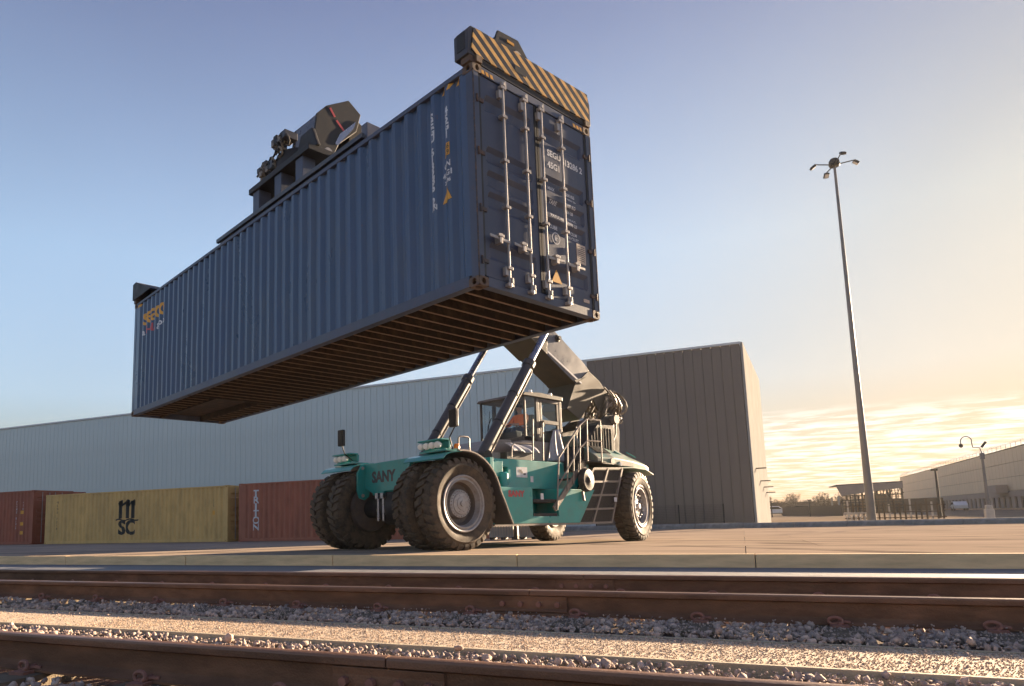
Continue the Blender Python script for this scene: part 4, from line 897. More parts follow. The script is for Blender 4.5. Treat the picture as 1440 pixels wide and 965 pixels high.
# wheels
def tyre_mesh():
    w = TW/2
    prof = [(0.50, -w*0.62), (0.56, -w*0.80), (0.66, -w*0.98), (0.76, -w*1.02), (0.83, -w*0.95), (0.862, -w*0.84), (0.868, -w*0.4), (0.870, 0), (0.868, w*0.4), (0.862, w*0.84), (0.83, w*0.95), (0.76, w*1.02), (0.755, w*1.045), (0.745, w*1.045), (0.74, w*1.015), (0.66, w*0.98), (0.56, w*0.80), (0.50, w*0.62)]
    m = MB().lathe(prof, 72, (0, 0, 0), (0, 1, 0)); n = 30
    for side in (-1, 1):
        for k in range(n):
            q0 = 2*PI*(k+(0.5 if side > 0 else 0))/n; dq = 2*PI/n
            # a lug: wide block on the shoulder that bends across towards the centre line
            st = [(0.800, 1.00, 0.0, 0.60), (0.868, 0.99, 0.0, 0.62), (RT, 0.86, 0.02, 0.62), (RT+0.004, 0.45, 0.22, 0.60), (RT+0.004, 0.06, 0.38, 0.55)]
            o = len(m.v)
            for rr, yy, sh_, wd in st:
                for base in (0, 1):
                    r_ = rr if base else (rr-0.05 if rr > 0.85 else rr-0.03)
                    y_ = side*w*yy if base or yy < 0.95 else side*w*(yy-0.10)
                    for e in (-1, 1):
                        q = q0+dq*(sh_+e*wd/2); m.v.append((math.cos(q)*r_, y_, math.sin(q)*r_))
            for i in range(len(st)-1):
                a, b = o+4*i, o+4*(i+1)
                m.f += [(a+2, a+3, b+3, b+2), (a, a+2, b+2, b), (a+1, b+1, b+3, a+3)]
            m.f.append((o, o+1, o+3, o+2)); e_ = o+4*(len(st)-1); m.f.append((e_, e_+2, e_+3, e_+1))
    return m
TY = tyre_mesh().mesh('tyre', m_rubber, True)
w_ = TW/2
RIMM = MB().lathe([(0.555, w_*0.80), (0.565, w_*0.92), (0.545, w_*0.97), (0.525, w_*0.93), (0.515, w_*0.80), (0.485, w_*0.82), (0.478, w_*0.90), (0.462, w_*0.90), (0.455, w_*0.72), (0.42, w_*0.35), (0.40, w_*0.05), (0.37, -w_*0.05), (0.20, -w_*0.05), (0.20, -w_), (0.5, -w_), (0.53, -w_*0.7)], 64, (0, 0, 0), (0, 1, 0)).mesh('wheel', [m_rim, m_rim_dark], True)
for f in RIMM.polygons:
    if f.center.y < w_*0.3: f.material_index = 1
def hubm(front):
    if front:
        m = MB().lathe([(0.0, w_*0.80), (0.055, w_*0.80), (0.06, w_*0.70), (0.12, w_*0.68), (0.13, w_*0.62), (0.20, w_*0.60), (0.215, w_*0.50), (0.275, w_*0.46), (0.285, w_*0.30), (0.285, -w_*0.05)], 48, (0, 0, 0), (0, 1, 0))
        for k in range(24):
            q = 2*PI*k/24; m.lathe([(0, w_*0.60), (0.014, w_*0.58), (0.014, w_*0.40)], 6, (math.cos(q)*0.25, 0, math.sin(q)*0.25), (0, 1, 0))
        for k in range(8):
            q = 2*PI*k/8; m.lathe([(0, w_*0.70), (0.010, w_*0.68), (0.010, w_*0.55)], 6, (math.cos(q)*0.165, 0, math.sin(q)*0.165), (0, 1, 0))
    else:
        m = MB().lathe([(0.0, w_*0.75), (0.07, w_*0.74), (0.09, w_*0.5), (0.16, w_*0.4), (0.17, w_*0.2), (0.30, w_*0.1), (0.33, w_*0.3), (0.36, w_*0.3), (0.37, -w_*0.05)], 40, (0, 0, 0), (0, 1, 0))
        for k in range(12):
            q = 2*PI*k/12; m.bar((math.cos(q)*0.15, w_*0.42, math.sin(q)*0.15), (math.cos(q)*0.37, w_*0.40, math.sin(q)*0.37), 0.045, 0.05, (0, 1, 0)); m.lathe([(0, w_*0.7), (0.022, w_*0.66), (0.022, w_*0.3)], 6, (math.cos(q+.26)*0.29, 0, math.sin(q+.26)*0.29), (0, 1, 0))
    return m
HF = hubm(True).mesh('hub', m_rim, True); HR = hubm(False).mesh('hub', m_rim, True)
RREC = MB().lathe([(0.455, w_*0.55), (0.41, w_*0.32), (0.39, w_*0.06), (0.29, w_*0.0)], 48, (0, 0.004, 0), (0, 1, 0)).mesh('rim_dish', m_rim_dark, True)
def wheel(x, y, outward, steer=0, hub=None, label=None):
    o = bpy.data.objects.new('wheel', RIMM); COL.objects.link(o); o.parent = rs; o.location = (x, y, RT)
    o.rotation_euler = (0, random.uniform(0, 6.28), steer+(0 if outward > 0 else PI)); o.rotation_mode = 'XYZ'
    for nm_, me in (('tyre', TY), ('rim_dish', RREC), ('hub', hub)):
        if me is None: continue
        c = bpy.data.objects.new(nm_, me); COL.objects.link(c); c.parent = o
    if label: o['label'] = label
for s_ in (1, -1):
    wheel(0, s_*1.87, s_, hub=HF); wheel(0, s_*1.17, s_); wheel(-6.98, s_*1.46, s_, R(12.3), HR)
MB().tube([(0, -1.6, RT), (0, -0.7, RT), (0, -0.45, RT), (0, -0.2, RT), (0, 0.2, RT), (0, 0.45, RT), (0, 0.7, RT), (0, 1.6, RT)], [0.21, 0.21, 0.25, 0.38, 0.38, 0.25, 0.21, 0.21], 20).build('front_axle', m_dark_steel, rs, smooth=True)
MB().tube([(-6.98, -1.3, RT), (-6.98, 1.3, RT)], 0.17, 14).box(-7.25, -6.7, -0.8, 0.8, 0.6, 1.2).build('rear_axle', m_dark_steel, rs)
for y in (-0.18, 0.0): MB().tube([(0.36, y, 0.62), (0.36, y, 1.12)], 0.035, 10).box(0.30, 0.42, y-0.05, y+0.05, 1.10, 1.22).build('damper_rod', m_chrome, rs)
# chassis
MB().prism([(0.16, 1.2), (0.16, 1.80), (-1.2, 1.82), (-8.1, 1.72), (-8.1, 0.95), (-6.2, 0.72), (-1.6, 0.72), (-0.6, 1.15)], -0.66, 0.58, 'xz').build('chassis', m_teal, rs, bevel=0.01)
fb = MB().prism([(-0.93, 1.90), (0.93, 1.93), (0.93, 1.36), (0.30, 1.28), (-0.30, 1.26), (-0.55, 1.22), (-0.93, 1.40)], 0.17, 0.215, 'yz').prism([(-0.93, 1.90), (0.93, 1.93), (0.93, 1.89), (-0.93, 1.86)], -0.35, 0.169, 'yz').build('front_beam', m_teal, rs, bevel=0.008)
place_flat(text_mesh('SANY', 0.33, 0.016), lambda u, v: (0.2185, u*0.98-0.25+0.06, v+1.58), 'lettering', m_grey_steel, fb)
for s_ in (1, -1):
    arm = [(0.05, 1.90), (0.30, 1.90), (0.42, 1.70), (0.42, 1.30), (0.36, 1.14), (0.22, 1.10), (0.10, 1.18), (0.05, 1.4)]
    a_ = MB().prism(arm, s_*0.86, s_*0.92, 'xz').build('bumper_arm', m_teal, rs, bevel=0.01)
    for z in (1.82, 1.2): MB().lathe([(0, 0.02), (0.035, 0.02), (0.04, 0.0)], 10, (0.28, s_*0.92 if s_ > 0 else -0.86, z), (0, 1, 0)).build('pin', m_galv, a_)
MB().prism([(-0.45, 1.26), (-0.15, 1.26), (-0.22, 1.05), (-0.40, 1.02)], 0.14, 0.22, 'yz').build('front_bracket', m_teal, rs)
# front fenders and lamps
def arc(r, a0, a1, n): return [(math.cos(R(a0+(a1-a0)*i/n))*r, RT+math.sin(R(a0+(a1-a0)*i/n))*r) for i in range(n+1)]
for s_ in (1, -1):
    y0, y1 = sorted((s_*0.93, s_*2.13))
    f_ = MB().strip([(0.56, 1.76), (0.48, 1.84), (0.36, 1.885), (0.15, 1.92), (-0.1, 1.94)], y0, y1, 'xz', -0.022).build('front_fender', m_teal, rs, bevel=0.004)
    MB().box(-0.10, 0.32, s_*1.15-0.0 if s_ > 0 else -1.95, 1.95 if s_ > 0 else -1.15, 1.953, 1.985).build('fender_deck', m_teal, f_)
    bracket = MB().box(0.16, 0.40, s_*1.55-0.36, s_*1.55+0.36, 2.17, 2.20).box(0.12, 0.18, s_*1.55-0.34, s_*1.55+0.34, 2.02, 2.17).box(0.1, 0.3, s_*1.55-0.3, s_*1.55-0.22, 1.985, 2.02).box(0.1, 0.3, s_*1.55+0.22, s_*1.55+0.3, 1.985, 2.02).build('lamp_bracket', m_teal, rs, bevel=0.006)
    for k in range(4 if s_ > 0 else 3):
        y = s_*1.55-0.25+k*0.165+(0.06 if s_ < 0 else 0)
        MB().lathe([(0, 0.05), (0.055, 0.045), (0.07, 0.02), (0.072, -0.03), (0.05, -0.10)], 16, (0.40, y, 2.075), (1, 0.25, -0.10)).build('headlight', m_lamp, bracket, smooth=True)
MB().lathe([(0, 0.11), (0.04, 0.10), (0.06, 0.06), (0.062, 0.0), (0.0, 0.0)], 16, (0.10, 2.03, 1.99), (0, 0, 1)).build('indicator_lamp', m_orange, rs, smooth=True)
# rubber-edged outer mudguards
for s_ in (1, -1):
    pts = arc(1.035, 88, 165, 14)+[(-1.12, 0.95), (-1.34, 0.50)]
    y0, y1 = sorted((s_*0.95, s_*2.14)); MB().strip(pts, y0, y1, 'xz', 0.025).build('mudguard', m_grey_steel, rs, smooth=True)
    y0, y1 = sorted((s_*2.08, s_*2.165)); MB().strip(arc(1.03, 82, 165, 15)+[(-1.12, 0.945), (-1.34, 0.49)], y0, y1, 'xz', -0.03).build('mudguard_lip', m_handrail, rs, smooth=True)
# mirrors
for (x, y, z0, z1, ye) in ((0.5, -1.38, 2.36, 2.74, -1.27), (0.5, 2.38, 2.35, 2.70, 2.02)):
    mr = MB().box(x-0.045, x+0.045, y-0.10, y+0.10, z0, z1).build('mirror', m_dark_steel, rs, bevel=0.02)
    MB().box(x-0.050, x-0.046, y-0.08, y+0.08, z0+0.03, z1-0.03).build('mirror_glass', m_chrome, mr)
    MB().tube([(x-0.02, y, z0), (x-0.05, (y+ye)/2, (z0+2.0)/2), (0.2, ye, 1.98)], 0.014, 6).build('mirror_stalk', m_dark_steel, mr)
def railtube(pts, parent=rs, r=0.018, name='handrail', mat=None): return MB().tube(pts, r, 8).build(name, mat or m_handrail, parent, smooth=True)
railtube([(-0.60, 1.35, 1.95), (-0.62, 1.35, 2.33), (-0.66, 1.35, 2.37), (-0.90, 1.35, 2.37), (-0.94, 1.35, 2.33), (-0.94, 1.35, 1.90)])
# left hand bodywork: lower sponson, upper block with recess, step well
for s_ in (1, -1):
    yo = s_*1.68
    y0, y1 = sorted((s_*0.60, yo))
    low = MB()
    low.prism([(-1.34, 1.30), (-1.30, 0.50), (-4.30, 0.50), (-4.95, 1.30), (-3.50, 1.30), (-3.50, 0.66), (-2.58, 0.66), (-2.58, 1.30)], y0, y1, 'xz') if s_ > 0 else low.prism([(-1.34, 1.30), (-1.30, 0.50), (-4.30, 0.50), (-4.95, 1.30)], y0, y1, 'xz')
    lw = low.build('side_sponson', m_teal, rs, bevel=0.012)
    MB().box(-4.25, -1.30, y0 if s_ < 0 else y1-0.05, y0+0.05 if s_ < 0 else y1+0.003, 0.455, 0.498).build('lower_skirt', m_handrail, lw)
    yi = s_*1.30; y0, y1 = sorted((s_*0.585, yi))
    MB().prism([(-1.20, 1.305), (-1.16, 1.88), (-1.24, 1.96), (-5.3, 1.98), (-5.3, 1.305), (-2.2, 1.305), (-2.2, 1.78), (-1.55, 1.78), (-1.55, 1.305)], y0, y1, 'xz').build('tank_block', m_teal, rs, bevel=0.015)
MB().box(-3.50, -2.58, 0.9, 1.0, 0.66, 1.30).build('step_recess', m_teal, rs)
for z, y0 in ((0.70, 1.36), (1.02, 1.20)):
    MB().box(-3.46, -2.62, y0-0.15, 1.66, z-0.05, z+0.03).build('step', m_dark_steel, rs, bevel=0.008)
MB().tube([(-2.0, 1.34, 1.31), (-2.0, 1.34, 1.62), (-2.0, 1.34, 1.66)], [0.11, 0.11, 0.07], 18).build('filter_canister', m_teal, rs, smooth=True)
MB().box(-1.60, -1.50, 1.302, 1.42, 1.31, 1.96).build('post', m_teal, rs, bevel=0.006)
sg = MB().box(-2.86, -2.48, 1.302, 1.31, 1.56, 1.80).build('notice_plate', m_white, rs)
for k, (a, b) in enumerate(((-2.80, -2.72), (-2.70, -2.64), (-2.66, -2.56))): MB().box(a, b, 1.311, 1.3125, 1.62+0.03*k, 1.66+0.04*k).build('notice_mark', m_grey_steel, sg)
place_flat(text_mesh('SANY', 0.18, 0.010), lambda u, v: (-2.02-u*1.15, 1.684, v+1.22-0.07), 'lettering', m_red, rs)
for (x, y, z) in ((-3.02, 1.31, 1.52), (-2.9, 1.687, 1.10)): MB().box(x-0.05, x+0.05, y-0.004, y, z-0.06, z+0.08).build('small_notice', m_white, rs)
# mesh guard ahead of the rear wheel
gr = empty('grille_guard'); gr.parent = rs
P4 = [(-4.12, 0.48), (-5.72, 0.50), (-6.34, 1.90), (-5.06, 1.84)]
def gp(a, b):
    p = (Vector(P4[0])*(1-a)+Vector(P4[1])*a)*(1-b)+(Vector(P4[3])*(1-a)+Vector(P4[2])*a)*b; return p
MB().prism([tuple(p) for p in (gp(.02, .02), gp(.98, .02), gp(.98, .98), gp(.02, .98))], 0.62, 1.55, 'xz').build('guard_backing', m_dark_steel, gr)
for i in range(2):
    for j in range(4):
        q = [gp(0.5*i+0.03, 0.25*j+0.03), gp(0.5*i+0.47, 0.25*j+0.03), gp(0.5*i+0.47, 0.25*j+0.22), gp(0.5*i+0.03, 0.25*j+0.22)]
        MB().prism([tuple(p) for p in q], 1.552, 1.58, 'xz').build('mesh_insert', m_mesh, gr)
for i in range(3):
    a, b = gp(i/2, 0), gp(i/2, 1); MB().bar((a.x, 1.595, a.y), (b.x, 1.595, b.y), 0.055, 0.05, (0, 1, 0)).build('guard_bar', m_handrail, gr)
for j in range(5):
    a, b = gp(0, j/4), gp(1, j/4); MB().bar((a.x, 1.594, a.y), (b.x, 1.594, b.y), 0.05, 0.046, (0, 1, 0)).build('guard_bar', m_handrail, gr)
MB().tube([(-5.95, 1.625, 1.02), (-5.95, 1.625, 1.021)], 0.001, 4)
MB().box(-5.98, -5.86, 1.622, 1.63, 1.02, 1.13).build('small_notice', m_white, gr)
# drum shaped air cleaner on its bracket
MB().lathe([(0, 0.10), (0.05, 0.10), (0.08, 0.08), (0.25, 0.07), (0.28, 0.04), (0.29, -0.06), (0.26, -0.10), (0, -0.10)], 32, (-4.42, 1.84, 1.52), (-0.12, 1, 0)).build('air_cleaner', m_dark_steel, rs, smooth=True)
MB().tube([(-4.42, 1.7, 1.25), (-4.40, 1.75, 1.02)], 0.03, 8).build('drain_pipe', m_handrail, rs)
MB().box(-4.6, -4.25, 1.3, 1.72, 1.75, 1.98).build('bracket', m_dark_steel, rs)
# stairs stringer and handrails
railtube([(-3.36, 1.74, 0.80), (-3.50, 1.74, 2.02), (-4.38, 1.74, 2.86), (-4.68, 1.74, 3.04), (-5.28, 1.74, 3.06)], r=0.020)
for (x0_, z0_, x1_, z1_) in ((-3.78, 1.25, -3.86, 2.36), (-4.03, 1.42, -4.12, 2.62), (-4.30, 1.68, -4.39, 2.88), (-4.64, 2.0, -4.69, 3.04), (-5.24, 2.0, -5.26, 3.06)):
    railtube([(x0_, 1.74, z0_), (x1_, 1.74, z1_)])
railtube([(-3.42, 1.742, 1.35), (-4.34, 1.742, 2.30), (-4.66, 1.742, 2.50), (-5.26, 1.742, 2.52)])
MB().bar((-3.30, 1.70, 0.82), (-4.55, 1.70, 1.98), 0.04, 0.13, (0, 0, 1)).build('stair_stringer', m_handrail, rs)
for k in range(4): 
    t_ = (k+0.7)/4.3; x = -3.30-1.25*t_; z = 0.82+1.16*t_; MB().box(x-0.14, x+0.10, 1.22, 1.675, z-0.02, z+0.015).build('stair_tread', m_dark_steel, rs)
MB().box(-5.45, -4.45, 0.95, 1.73, 1.985, 2.03).build('landing', m_dark_steel, rs, bevel=0.006)
railtube([(-2.27, 1.36, 2.0), (-2.30, 1.36, 2.26), (-2.40, 1.36, 2.34), (-3.02, 1.36, 2.36)]); railtube([(-3.02, 1.36, 1.98), (-3.08, 1.36, 2.95)]); railtube([(-3.40, 1.36, 1.98), (-3.44, 1.36, 2.9)])
railtube([(-5.26, 1.74, 2.0), (-5.26, 1.0, 2.0), (-5.26, 1.0, 3.0), (-5.26, 1.74, 3.06)])
# cab
YC0, YC1 = -0.62, 0.90; XF, XB = -3.34, -4.80; ZB, ZT = 2.62, 3.70
cab = MB()
for y in (YC0, YC1-0.07):
    cab.box(XF-0.05, XF, y+(0.02 if y > 0 else 0), y+(0.07 if y > 0 else 0.05), ZB, ZT-0.08); cab.box(XB, XB+0.10, y, y+0.07, 2.10, ZT-0.08)
cab.box(-3.90, -3.78, YC1-0.07, YC1, 2.30, ZT-0.08); cab.box(-3.90, -3.80, YC0, YC0+0.07, 2.5, ZT-0.08)
cab.box(XB, XF, YC0, YC0+0.06, ZB-0.10, ZB-0.001); cab.box(XF-0.06, XF+0.001, YC0+0.071, YC1-0.071, ZB-0.10, ZB-0.002); cab.box(XB, XB+0.06, YC0+0.071, YC1-0.071, 2.1, 2.9)
cabo = cab.build('cab', m_cabframe, rs, bevel=0.008)
MB().prism([(XF+0.10, ZT-0.075), (XF+0.02, ZT+0.01), (-3.9, ZT+0.06), (XB-0.04, ZT+0.04), (XB-0.04, ZT-0.075)], YC0-0.03, YC1+0.03, 'xz').build('roof', m_cabframe, cabo, bevel=0.02)
MB().box(XF-0.03, XF-0.022, YC0+0.071, YC1-0.071, ZB, ZT-0.082).build('windscreen', m_glass, cabo)
for y in (YC0+0.02, YC1-0.03): MB().box(-3.779 if y > 0 else -3.80, XF-0.071, y, y+0.008, ZB, ZT-0.082).build('side_window', m_glass_side, cabo)
MB().box(XB+0.11, -3.91, YC0+0.02, YC0+0.028, ZB, ZT-0.082).build('side_window', m_glass_side, cabo)
MB().box(XB+0.02, XB+0.028, YC0+0.071, YC1-0.071, 2.9, ZT-0.082).build('rear_window', m_glass_side, cabo)
dr = MB().box(-4.70, -3.92, YC1-0.055, YC1-0.002, ZT-0.17, ZT-0.085).box(-4.70, -3.92, YC1-0.055, YC1-0.002, 2.98, 3.08).box(-4.70, -3.92, YC1-0.055, YC1-0.002, 2.30, 2.40).box(-4.00, -3.92, YC1-0.055, YC1-0.002, 2.401, 2.979).box(-4.70, -4.60, YC1-0.055, YC1-0.002, 2.401, 2.979).box(-4.00, -3.92, YC1-0.055, YC1-0.002, 3.081, ZT-0.171).box(-4.70, -4.60, YC1-0.055, YC1-0.002, 3.081, ZT-0.171).build('cab_door', m_cabframe, cabo, bevel=0.008)
MB().box(-4.60, -4.0, YC1-0.032, YC1-0.026, 3.08, ZT-0.17).box(-4.60, -4.0, YC1-0.032, YC1-0.026, 2.40, 2.98).build('door_glass', m_glass_side, dr)
MB().box(-4.06, -4.02, YC1, YC1+0.03, 2.9, 3.06).build('door_handle', m_dark_steel, dr)
for x in (-3.75, -4.55): MB().lathe([(0, 0.1), (0.05, 0.08), (0.05, 0.0)], 12, (x, 0.75, ZT+0.05), (0, 0, 1)).build('roof_lamp', m_lamp, cabo, smooth=True)
MB().tube([(-3.30, -0.35, 2.62), (-3.30, -0.30, 3.0), (-3.30, -0.18, 3.2)], 0.012, 6).tube([(-3.295, -0.30, 2.75), (-3.295, -0.22, 3.38)], 0.009, 4).build('wiper', m_dark_steel, cabo)
# pedestal, electrical box, plastic-wrapped part
MB().prism([(-3.05, 2.02), (-3.18, 2.50), (-3.40, 2.515), (-4.80, 2.515), (-4.80, 2.02)], YC0, YC1+0.02, 'xz').build('cab_pedestal', m_cabgrey, rs, bevel=0.02)
MB().prism([(-1.75, 2.0), (-1.80, 2.18), (-2.45, 2.50), (-3.0, 2.52), (-3.0, 2.0)], -0.55, 0.75, 'xz').build('valve_cover', m_cabgrey, rs, bevel=0.03)
MB().box(-3.25, -2.35, 0.80, 1.15, 1.985, 2.16).build('battery_box', m_cabframe, rs, bevel=0.01)
MB().box(-2.3, -1.6, 0.76, 1.0, 1.985, 2.14).build('equipment_box', m_cabgrey, rs, bevel=0.01)
def sheet(name, fn, nu, nv):
    vs = [fn(i/nu, j/nv) for i in range(nu+1) for j in range(nv+1)]
    fs = [(i*(nv+1)+j, (i+1)*(nv+1)+j, (i+1)*(nv+1)+j+1, i*(nv+1)+j+1) for i in range(nu) for j in range(nv)]
    o = MB().add(vs, fs).build(name, m_sheet, rs, smooth=True); sm = o.modifiers.new('t', 'SOLIDIFY'); sm.thickness = 0.006; return o
sheet('plastic_sheet', lambda a, b: (-2.55-0.95*a, 1.17-0.25*b*b+0.012*math.sin(a*21+b*5)+0.007*math.sin(a*47+b*9), 2.18+0.22*b+0.015*math.sin(a*9)), 40, 8)
sheet('plastic_sheet', lambda a, b: (-3.98-0.70*a*(1.0-0.55*b)-0.36*b, 1.0+0.018*math.sin(a*13+b*6)+0.010*math.sin(b*9+a*23)-0.04*b, 2.03+0.80*b+0.05*a), 24, 20)
# operator's seat and controls
MB().box(-4.22, -3.74, -0.04, 0.48, 2.55, 2.74).box(-4.32, -4.16, -0.02, 0.46, 2.74, 3.30).build('operator_seat', m_seat, cabo, bevel=0.04)
MB().box(-3.62, -3.40, -0.30, 0.55, 2.52, 2.80).build('dashboard', m_seat, cabo, bevel=0.03)
MB().tube([(-3.55, 0.15, 2.70), (-3.70, 0.15, 2.92)], 0.02, 8).tube([(-3.70+0.10*math.cos(q)*0.5, 0.15+0.19*math.sin(q), 2.93+0.16*math.cos(q)*0.55) for q in np.linspace(0, 2*PI, 21)], 0.013, 6, False).build('steering_wheel', m_seat, cabo)
# support frame for the boom, engine deck
for y in (-0.62, 0.56):
    MB().prism([(-5.0, 1.99), (-5.05, 2.15), (-6.30, 3.20), (-6.90, 3.34), (-7.30, 3.60), (-7.75, 3.55), (-7.85, 3.1), (-7.7, 1.99)], y, y+0.06, 'xz').build('boom_support', m_dark_steel, rs, bevel=0.008)
eu = MB().prism([(-5.0, 1.99), (-5.05, 2.12), (-6.18, 3.12), (-6.95, 3.16), (-6.95, 1.99)], 0.63, 1.02, 'xz').build('engine_housing', m_dark_steel, rs, bevel=0.01)
for k in range(12): x = -5.35-0.13*k; MB().box(x-0.012, x+0.012, 1.02, 1.045, 2.05, min(3.05, 2.1+(-5.05-x)*0.86)).build('housing_rib', m_dark_steel, eu)
# engine hood with sloping shoulders
def hood():
    sec = []  # (x, z_bottom, z_shoulder, z_ridge)
    for x, zb, zs, zr, ys, yr in ((-5.50, 2.02, 2.16, 2.82, 1.44, 0.55), (-6.20, 1.99, 2.18, 2.86, 1.47, 0.60), (-7.10, 1.96, 2.12, 2.68, 1.47, 0.66), (-7.75, 1.90, 2.04, 2.44, 1.46, 0.72), (-8.02, 1.90, 1.98, 2.24, 1.38, 0.80)):
        sec.append([(x, ys, zb), (x, ys, zs), (x, ys-0.06, zs+0.05), (x, yr, zr), (x, -yr, zr), (x, -ys+0.06, zs+0.05), (x, -ys, zs), (x, -ys, zb)])
    vs = [p for s_ in sec for p in s_]; n = 8; fs = [(i*n+j, (i+1)*n+j, (i+1)*n+(j+1) % n, i*n+(j+1) % n) for i in range(len(sec)-1) for j in range(n)]
    fs += [tuple(range(n)), tuple((len(sec)-1)*n+k for k in reversed(range(n)))]
    return MB().add(vs, fs)
hd_ = hood().build('engine_hood', m_teal_sunwashed, rs, bevel=0.02)
for k in range(7):   # louvres on the shoulder
    x = -5.75-0.09*k; MB().bar((x, 1.30, 2.315), (x, 0.78, 2.685), 0.03, 0.03, (0, 0.6, 1)).build('louvre', m_dark_steel, hd_)
for x in (-6.75, -7.35): MB().bar((x, 1.15, 2.40), (x-0.35, 1.15, 2.31), 0.10, 0.03, (0, 0.6, 1)).build('hood_vent', m_teal, hd_)
MB().box(-6.9, -6.45, 1.471, 1.478, 1.99, 2.10).build('hood_plate', m_placard, hd_)
MB().prism([(-7.45, 0.9), (-7.45, 1.89), (-8.35, 1.89), (-8.5, 1.6), (-8.4, 0.85)], -1.05, 1.05, 'xz').build('counterweight', m_teal_sunwashed, rs, bevel=0.04)
MB().strip([(-6.05, 1.86), (-6.35, 1.93), (-6.98, 1.96), (-7.6, 1.93), (-7.98, 1.80)], 1.0, 1.55, 'xz', 0.03).build('rear_fender', m_teal_sunwashed, rs, bevel=0.006)
MB().box(-6.2, -5.3, 1.0, 1.5, 2.0, 2.03).build('deck_plate', m_cabframe, rs)
MB().tube([(-6.45, 1.46, 2.02), (-6.45, 1.52, 2.02)], 0.05, 12).build('side_lamp', m_lamp, rs)
MB().tube([(-6.1, 1.45, 2.08), (-6.1, 1.50, 2.08)], 0.09, 16).build('round_cap', m_galv, rs, smooth=True)
MB().tube([(-5.35, 1.2, 1.0), (-5.0, 0, 0.62), (-5.35, -1.2, 1.0)], 0.14, 10).build('tank', m_handrail, rs, smooth=True)

# ------------------------------------------------------------------ boom
def Lo(x): return 4.99+0.530*(x+4.84)
def Hi(x): return 5.57+0.565*(x+5.47)
BW = 0.46
bo = MB().prism([(-6.10, Lo(-6.10)), (-6.74, 4.80), (-6.50, Hi(-6.50)), (-4.95, Hi(-4.95)), (-4.85, Lo(-4.85))], -BW, BW, 'xz').build('boom', [m_boom, m_boom_shade], rs, bevel=0.012)
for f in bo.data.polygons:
    if f.normal.z < -0.5: f.material_index = 1  # down-facing sides get the painted shade colour
ib = MB().prism([(-5.0, Lo(-5.0)+0.05), (1.5, Lo(1.5)+0.05), (1.5, Hi(1.5)-0.10), (-5.0, Hi(-5.0)-0.05)], -BW+0.05, BW-0.05, 'xz').build('inner_boom', m_boom_shade, bo, bevel=0.01)  # container's shadow on this section is put into its colour
MB().prism([(-4.84, Lo(-4.84)-0.02), (-4.05, Lo(-4.05)-0.02), (-4.45, Hi(-4.45)+0.03), (-4.94, Hi(-4.94)+0.03)], -BW-0.03, BW+0.03, 'xz').build('boom_collar', m_boom_shade, bo, bevel=0.01)
# folded edge between the two grey side plates
for s_ in (1, -1):
    MB().bar((-6.33, s_*(BW+0.008), 4.37), (-4.88, s_*(BW+0.008), 5.06), 0.03, 0.05, (0, 0, 1)).build('edge_strip', m_white, bo)
    MB().prism([(-6.08, Lo(-6.08)+0.02), (-6.65, 4.74), (-6.60, 4.60), (-5.98, Lo(-5.98)+0.03)], s_*BW-0.001 if s_ > 0 else -BW-0.03, s_*BW+0.03 if s_ > 0 else -BW+0.001, 'xz').build('boom_plate', m_dark_steel, bo)
    MB().lathe([(0, 0.1), (0.06, 0.1), (0.06, 0.03), (0.1, 0.02), (0.1, 0)], 14, (-5.35, s_*BW, Hi(-5.35)-0.14), (0, s_, 0)).build('pin', m_dark_steel, bo, smooth=True)
# rear knuckle
kn = [(-6.70, 4.79), (-7.20, 4.56), (-7.62, 4.22), (-7.75, 3.85), (-7.55, 3.60), (-7.10, 3.66), (-6.86, 3.98), (-6.20, 3.33), (-5.62, 3.58), (-6.06, Lo(-6.06))]
for s_ in (1, -1): MB().prism(kn, s_*(BW-0.05) if s_ > 0 else -BW, BW if s_ > 0 else -BW+0.05, 'xz').build('boom_root_plate', m_boom_shade, bo, bevel=0.01)
MB().prism([(-6.06, Lo(-6.06)), (-5.62, 3.58), (-6.20, 3.33), (-6.28, 3.45), (-5.8, 3.66), (-6.2, 4.25)], -BW+0.051, BW-0.051, 'xz').build('boom_root_web', m_boom_shade, bo)
MB().prism([(-6.72, 4.77), (-7.15, 4.60), (-7.35, 4.42), (-7.3, 4.35), (-6.8, 4.6)], -BW+0.051, BW-0.051, 'xz').build('boom_root_cover', m_beige, bo)
MB().tube([(-7.55, -0.75, 3.42), (-7.55, 0.75, 3.42)], 0.13, 20).build('pivot_pin', m_handrail, bo, smooth=True)
for i in range(30):  # bundle of hydraulic hoses at the boom root
    y = random.uniform(-0.40, 0.62); x = random.uniform(-8.0, -7.3); z = random.uniform(3.5, 4.2)
    a0 = random.uniform(0, PI); rr = random.uniform(0.16, 0.34)
    pts = [(x-rr*0.9*math.sin(q)-0.05*q, y+0.10*math.sin(q*1.4+i), z+rr*math.cos(q+a0*0.4)) for q in np.linspace(0, PI*1.25, 10)]+[(x+random.uniform(0.1, 0.5), y+random.uniform(-.1, .1), z-random.uniform(0.3, 0.8))]
    MB().tube(pts, random.uniform(0.018, 0.032), 8).build('hose', m_hose, bo, smooth=True)
for i in range(9):
    y = 0.2+0.06*i; MB().tube([(-7.2-0.05*i, y, 3.5), (-7.0-0.06*i, y+0.05, 3.0), (-6.7-0.05*i, y+0.1, 2.55)], 0.022, 8).build('hose', m_hose, bo, smooth=True)
for i in range(7):
    x, z = -7.5-0.09*i, 3.5+0.13*((i*3) % 5); MB().box(x-0.06, x+0.06, 0.40, 0.56, z-0.05, z+0.07).lathe([(0, 0.08), (0.035, 0.08), (0.035, 0)], 8, (x, 0.56, z), (0, 1, 0)).build('valve_block', m_galv if i % 2 else m_hose, bo, bevel=0.008)
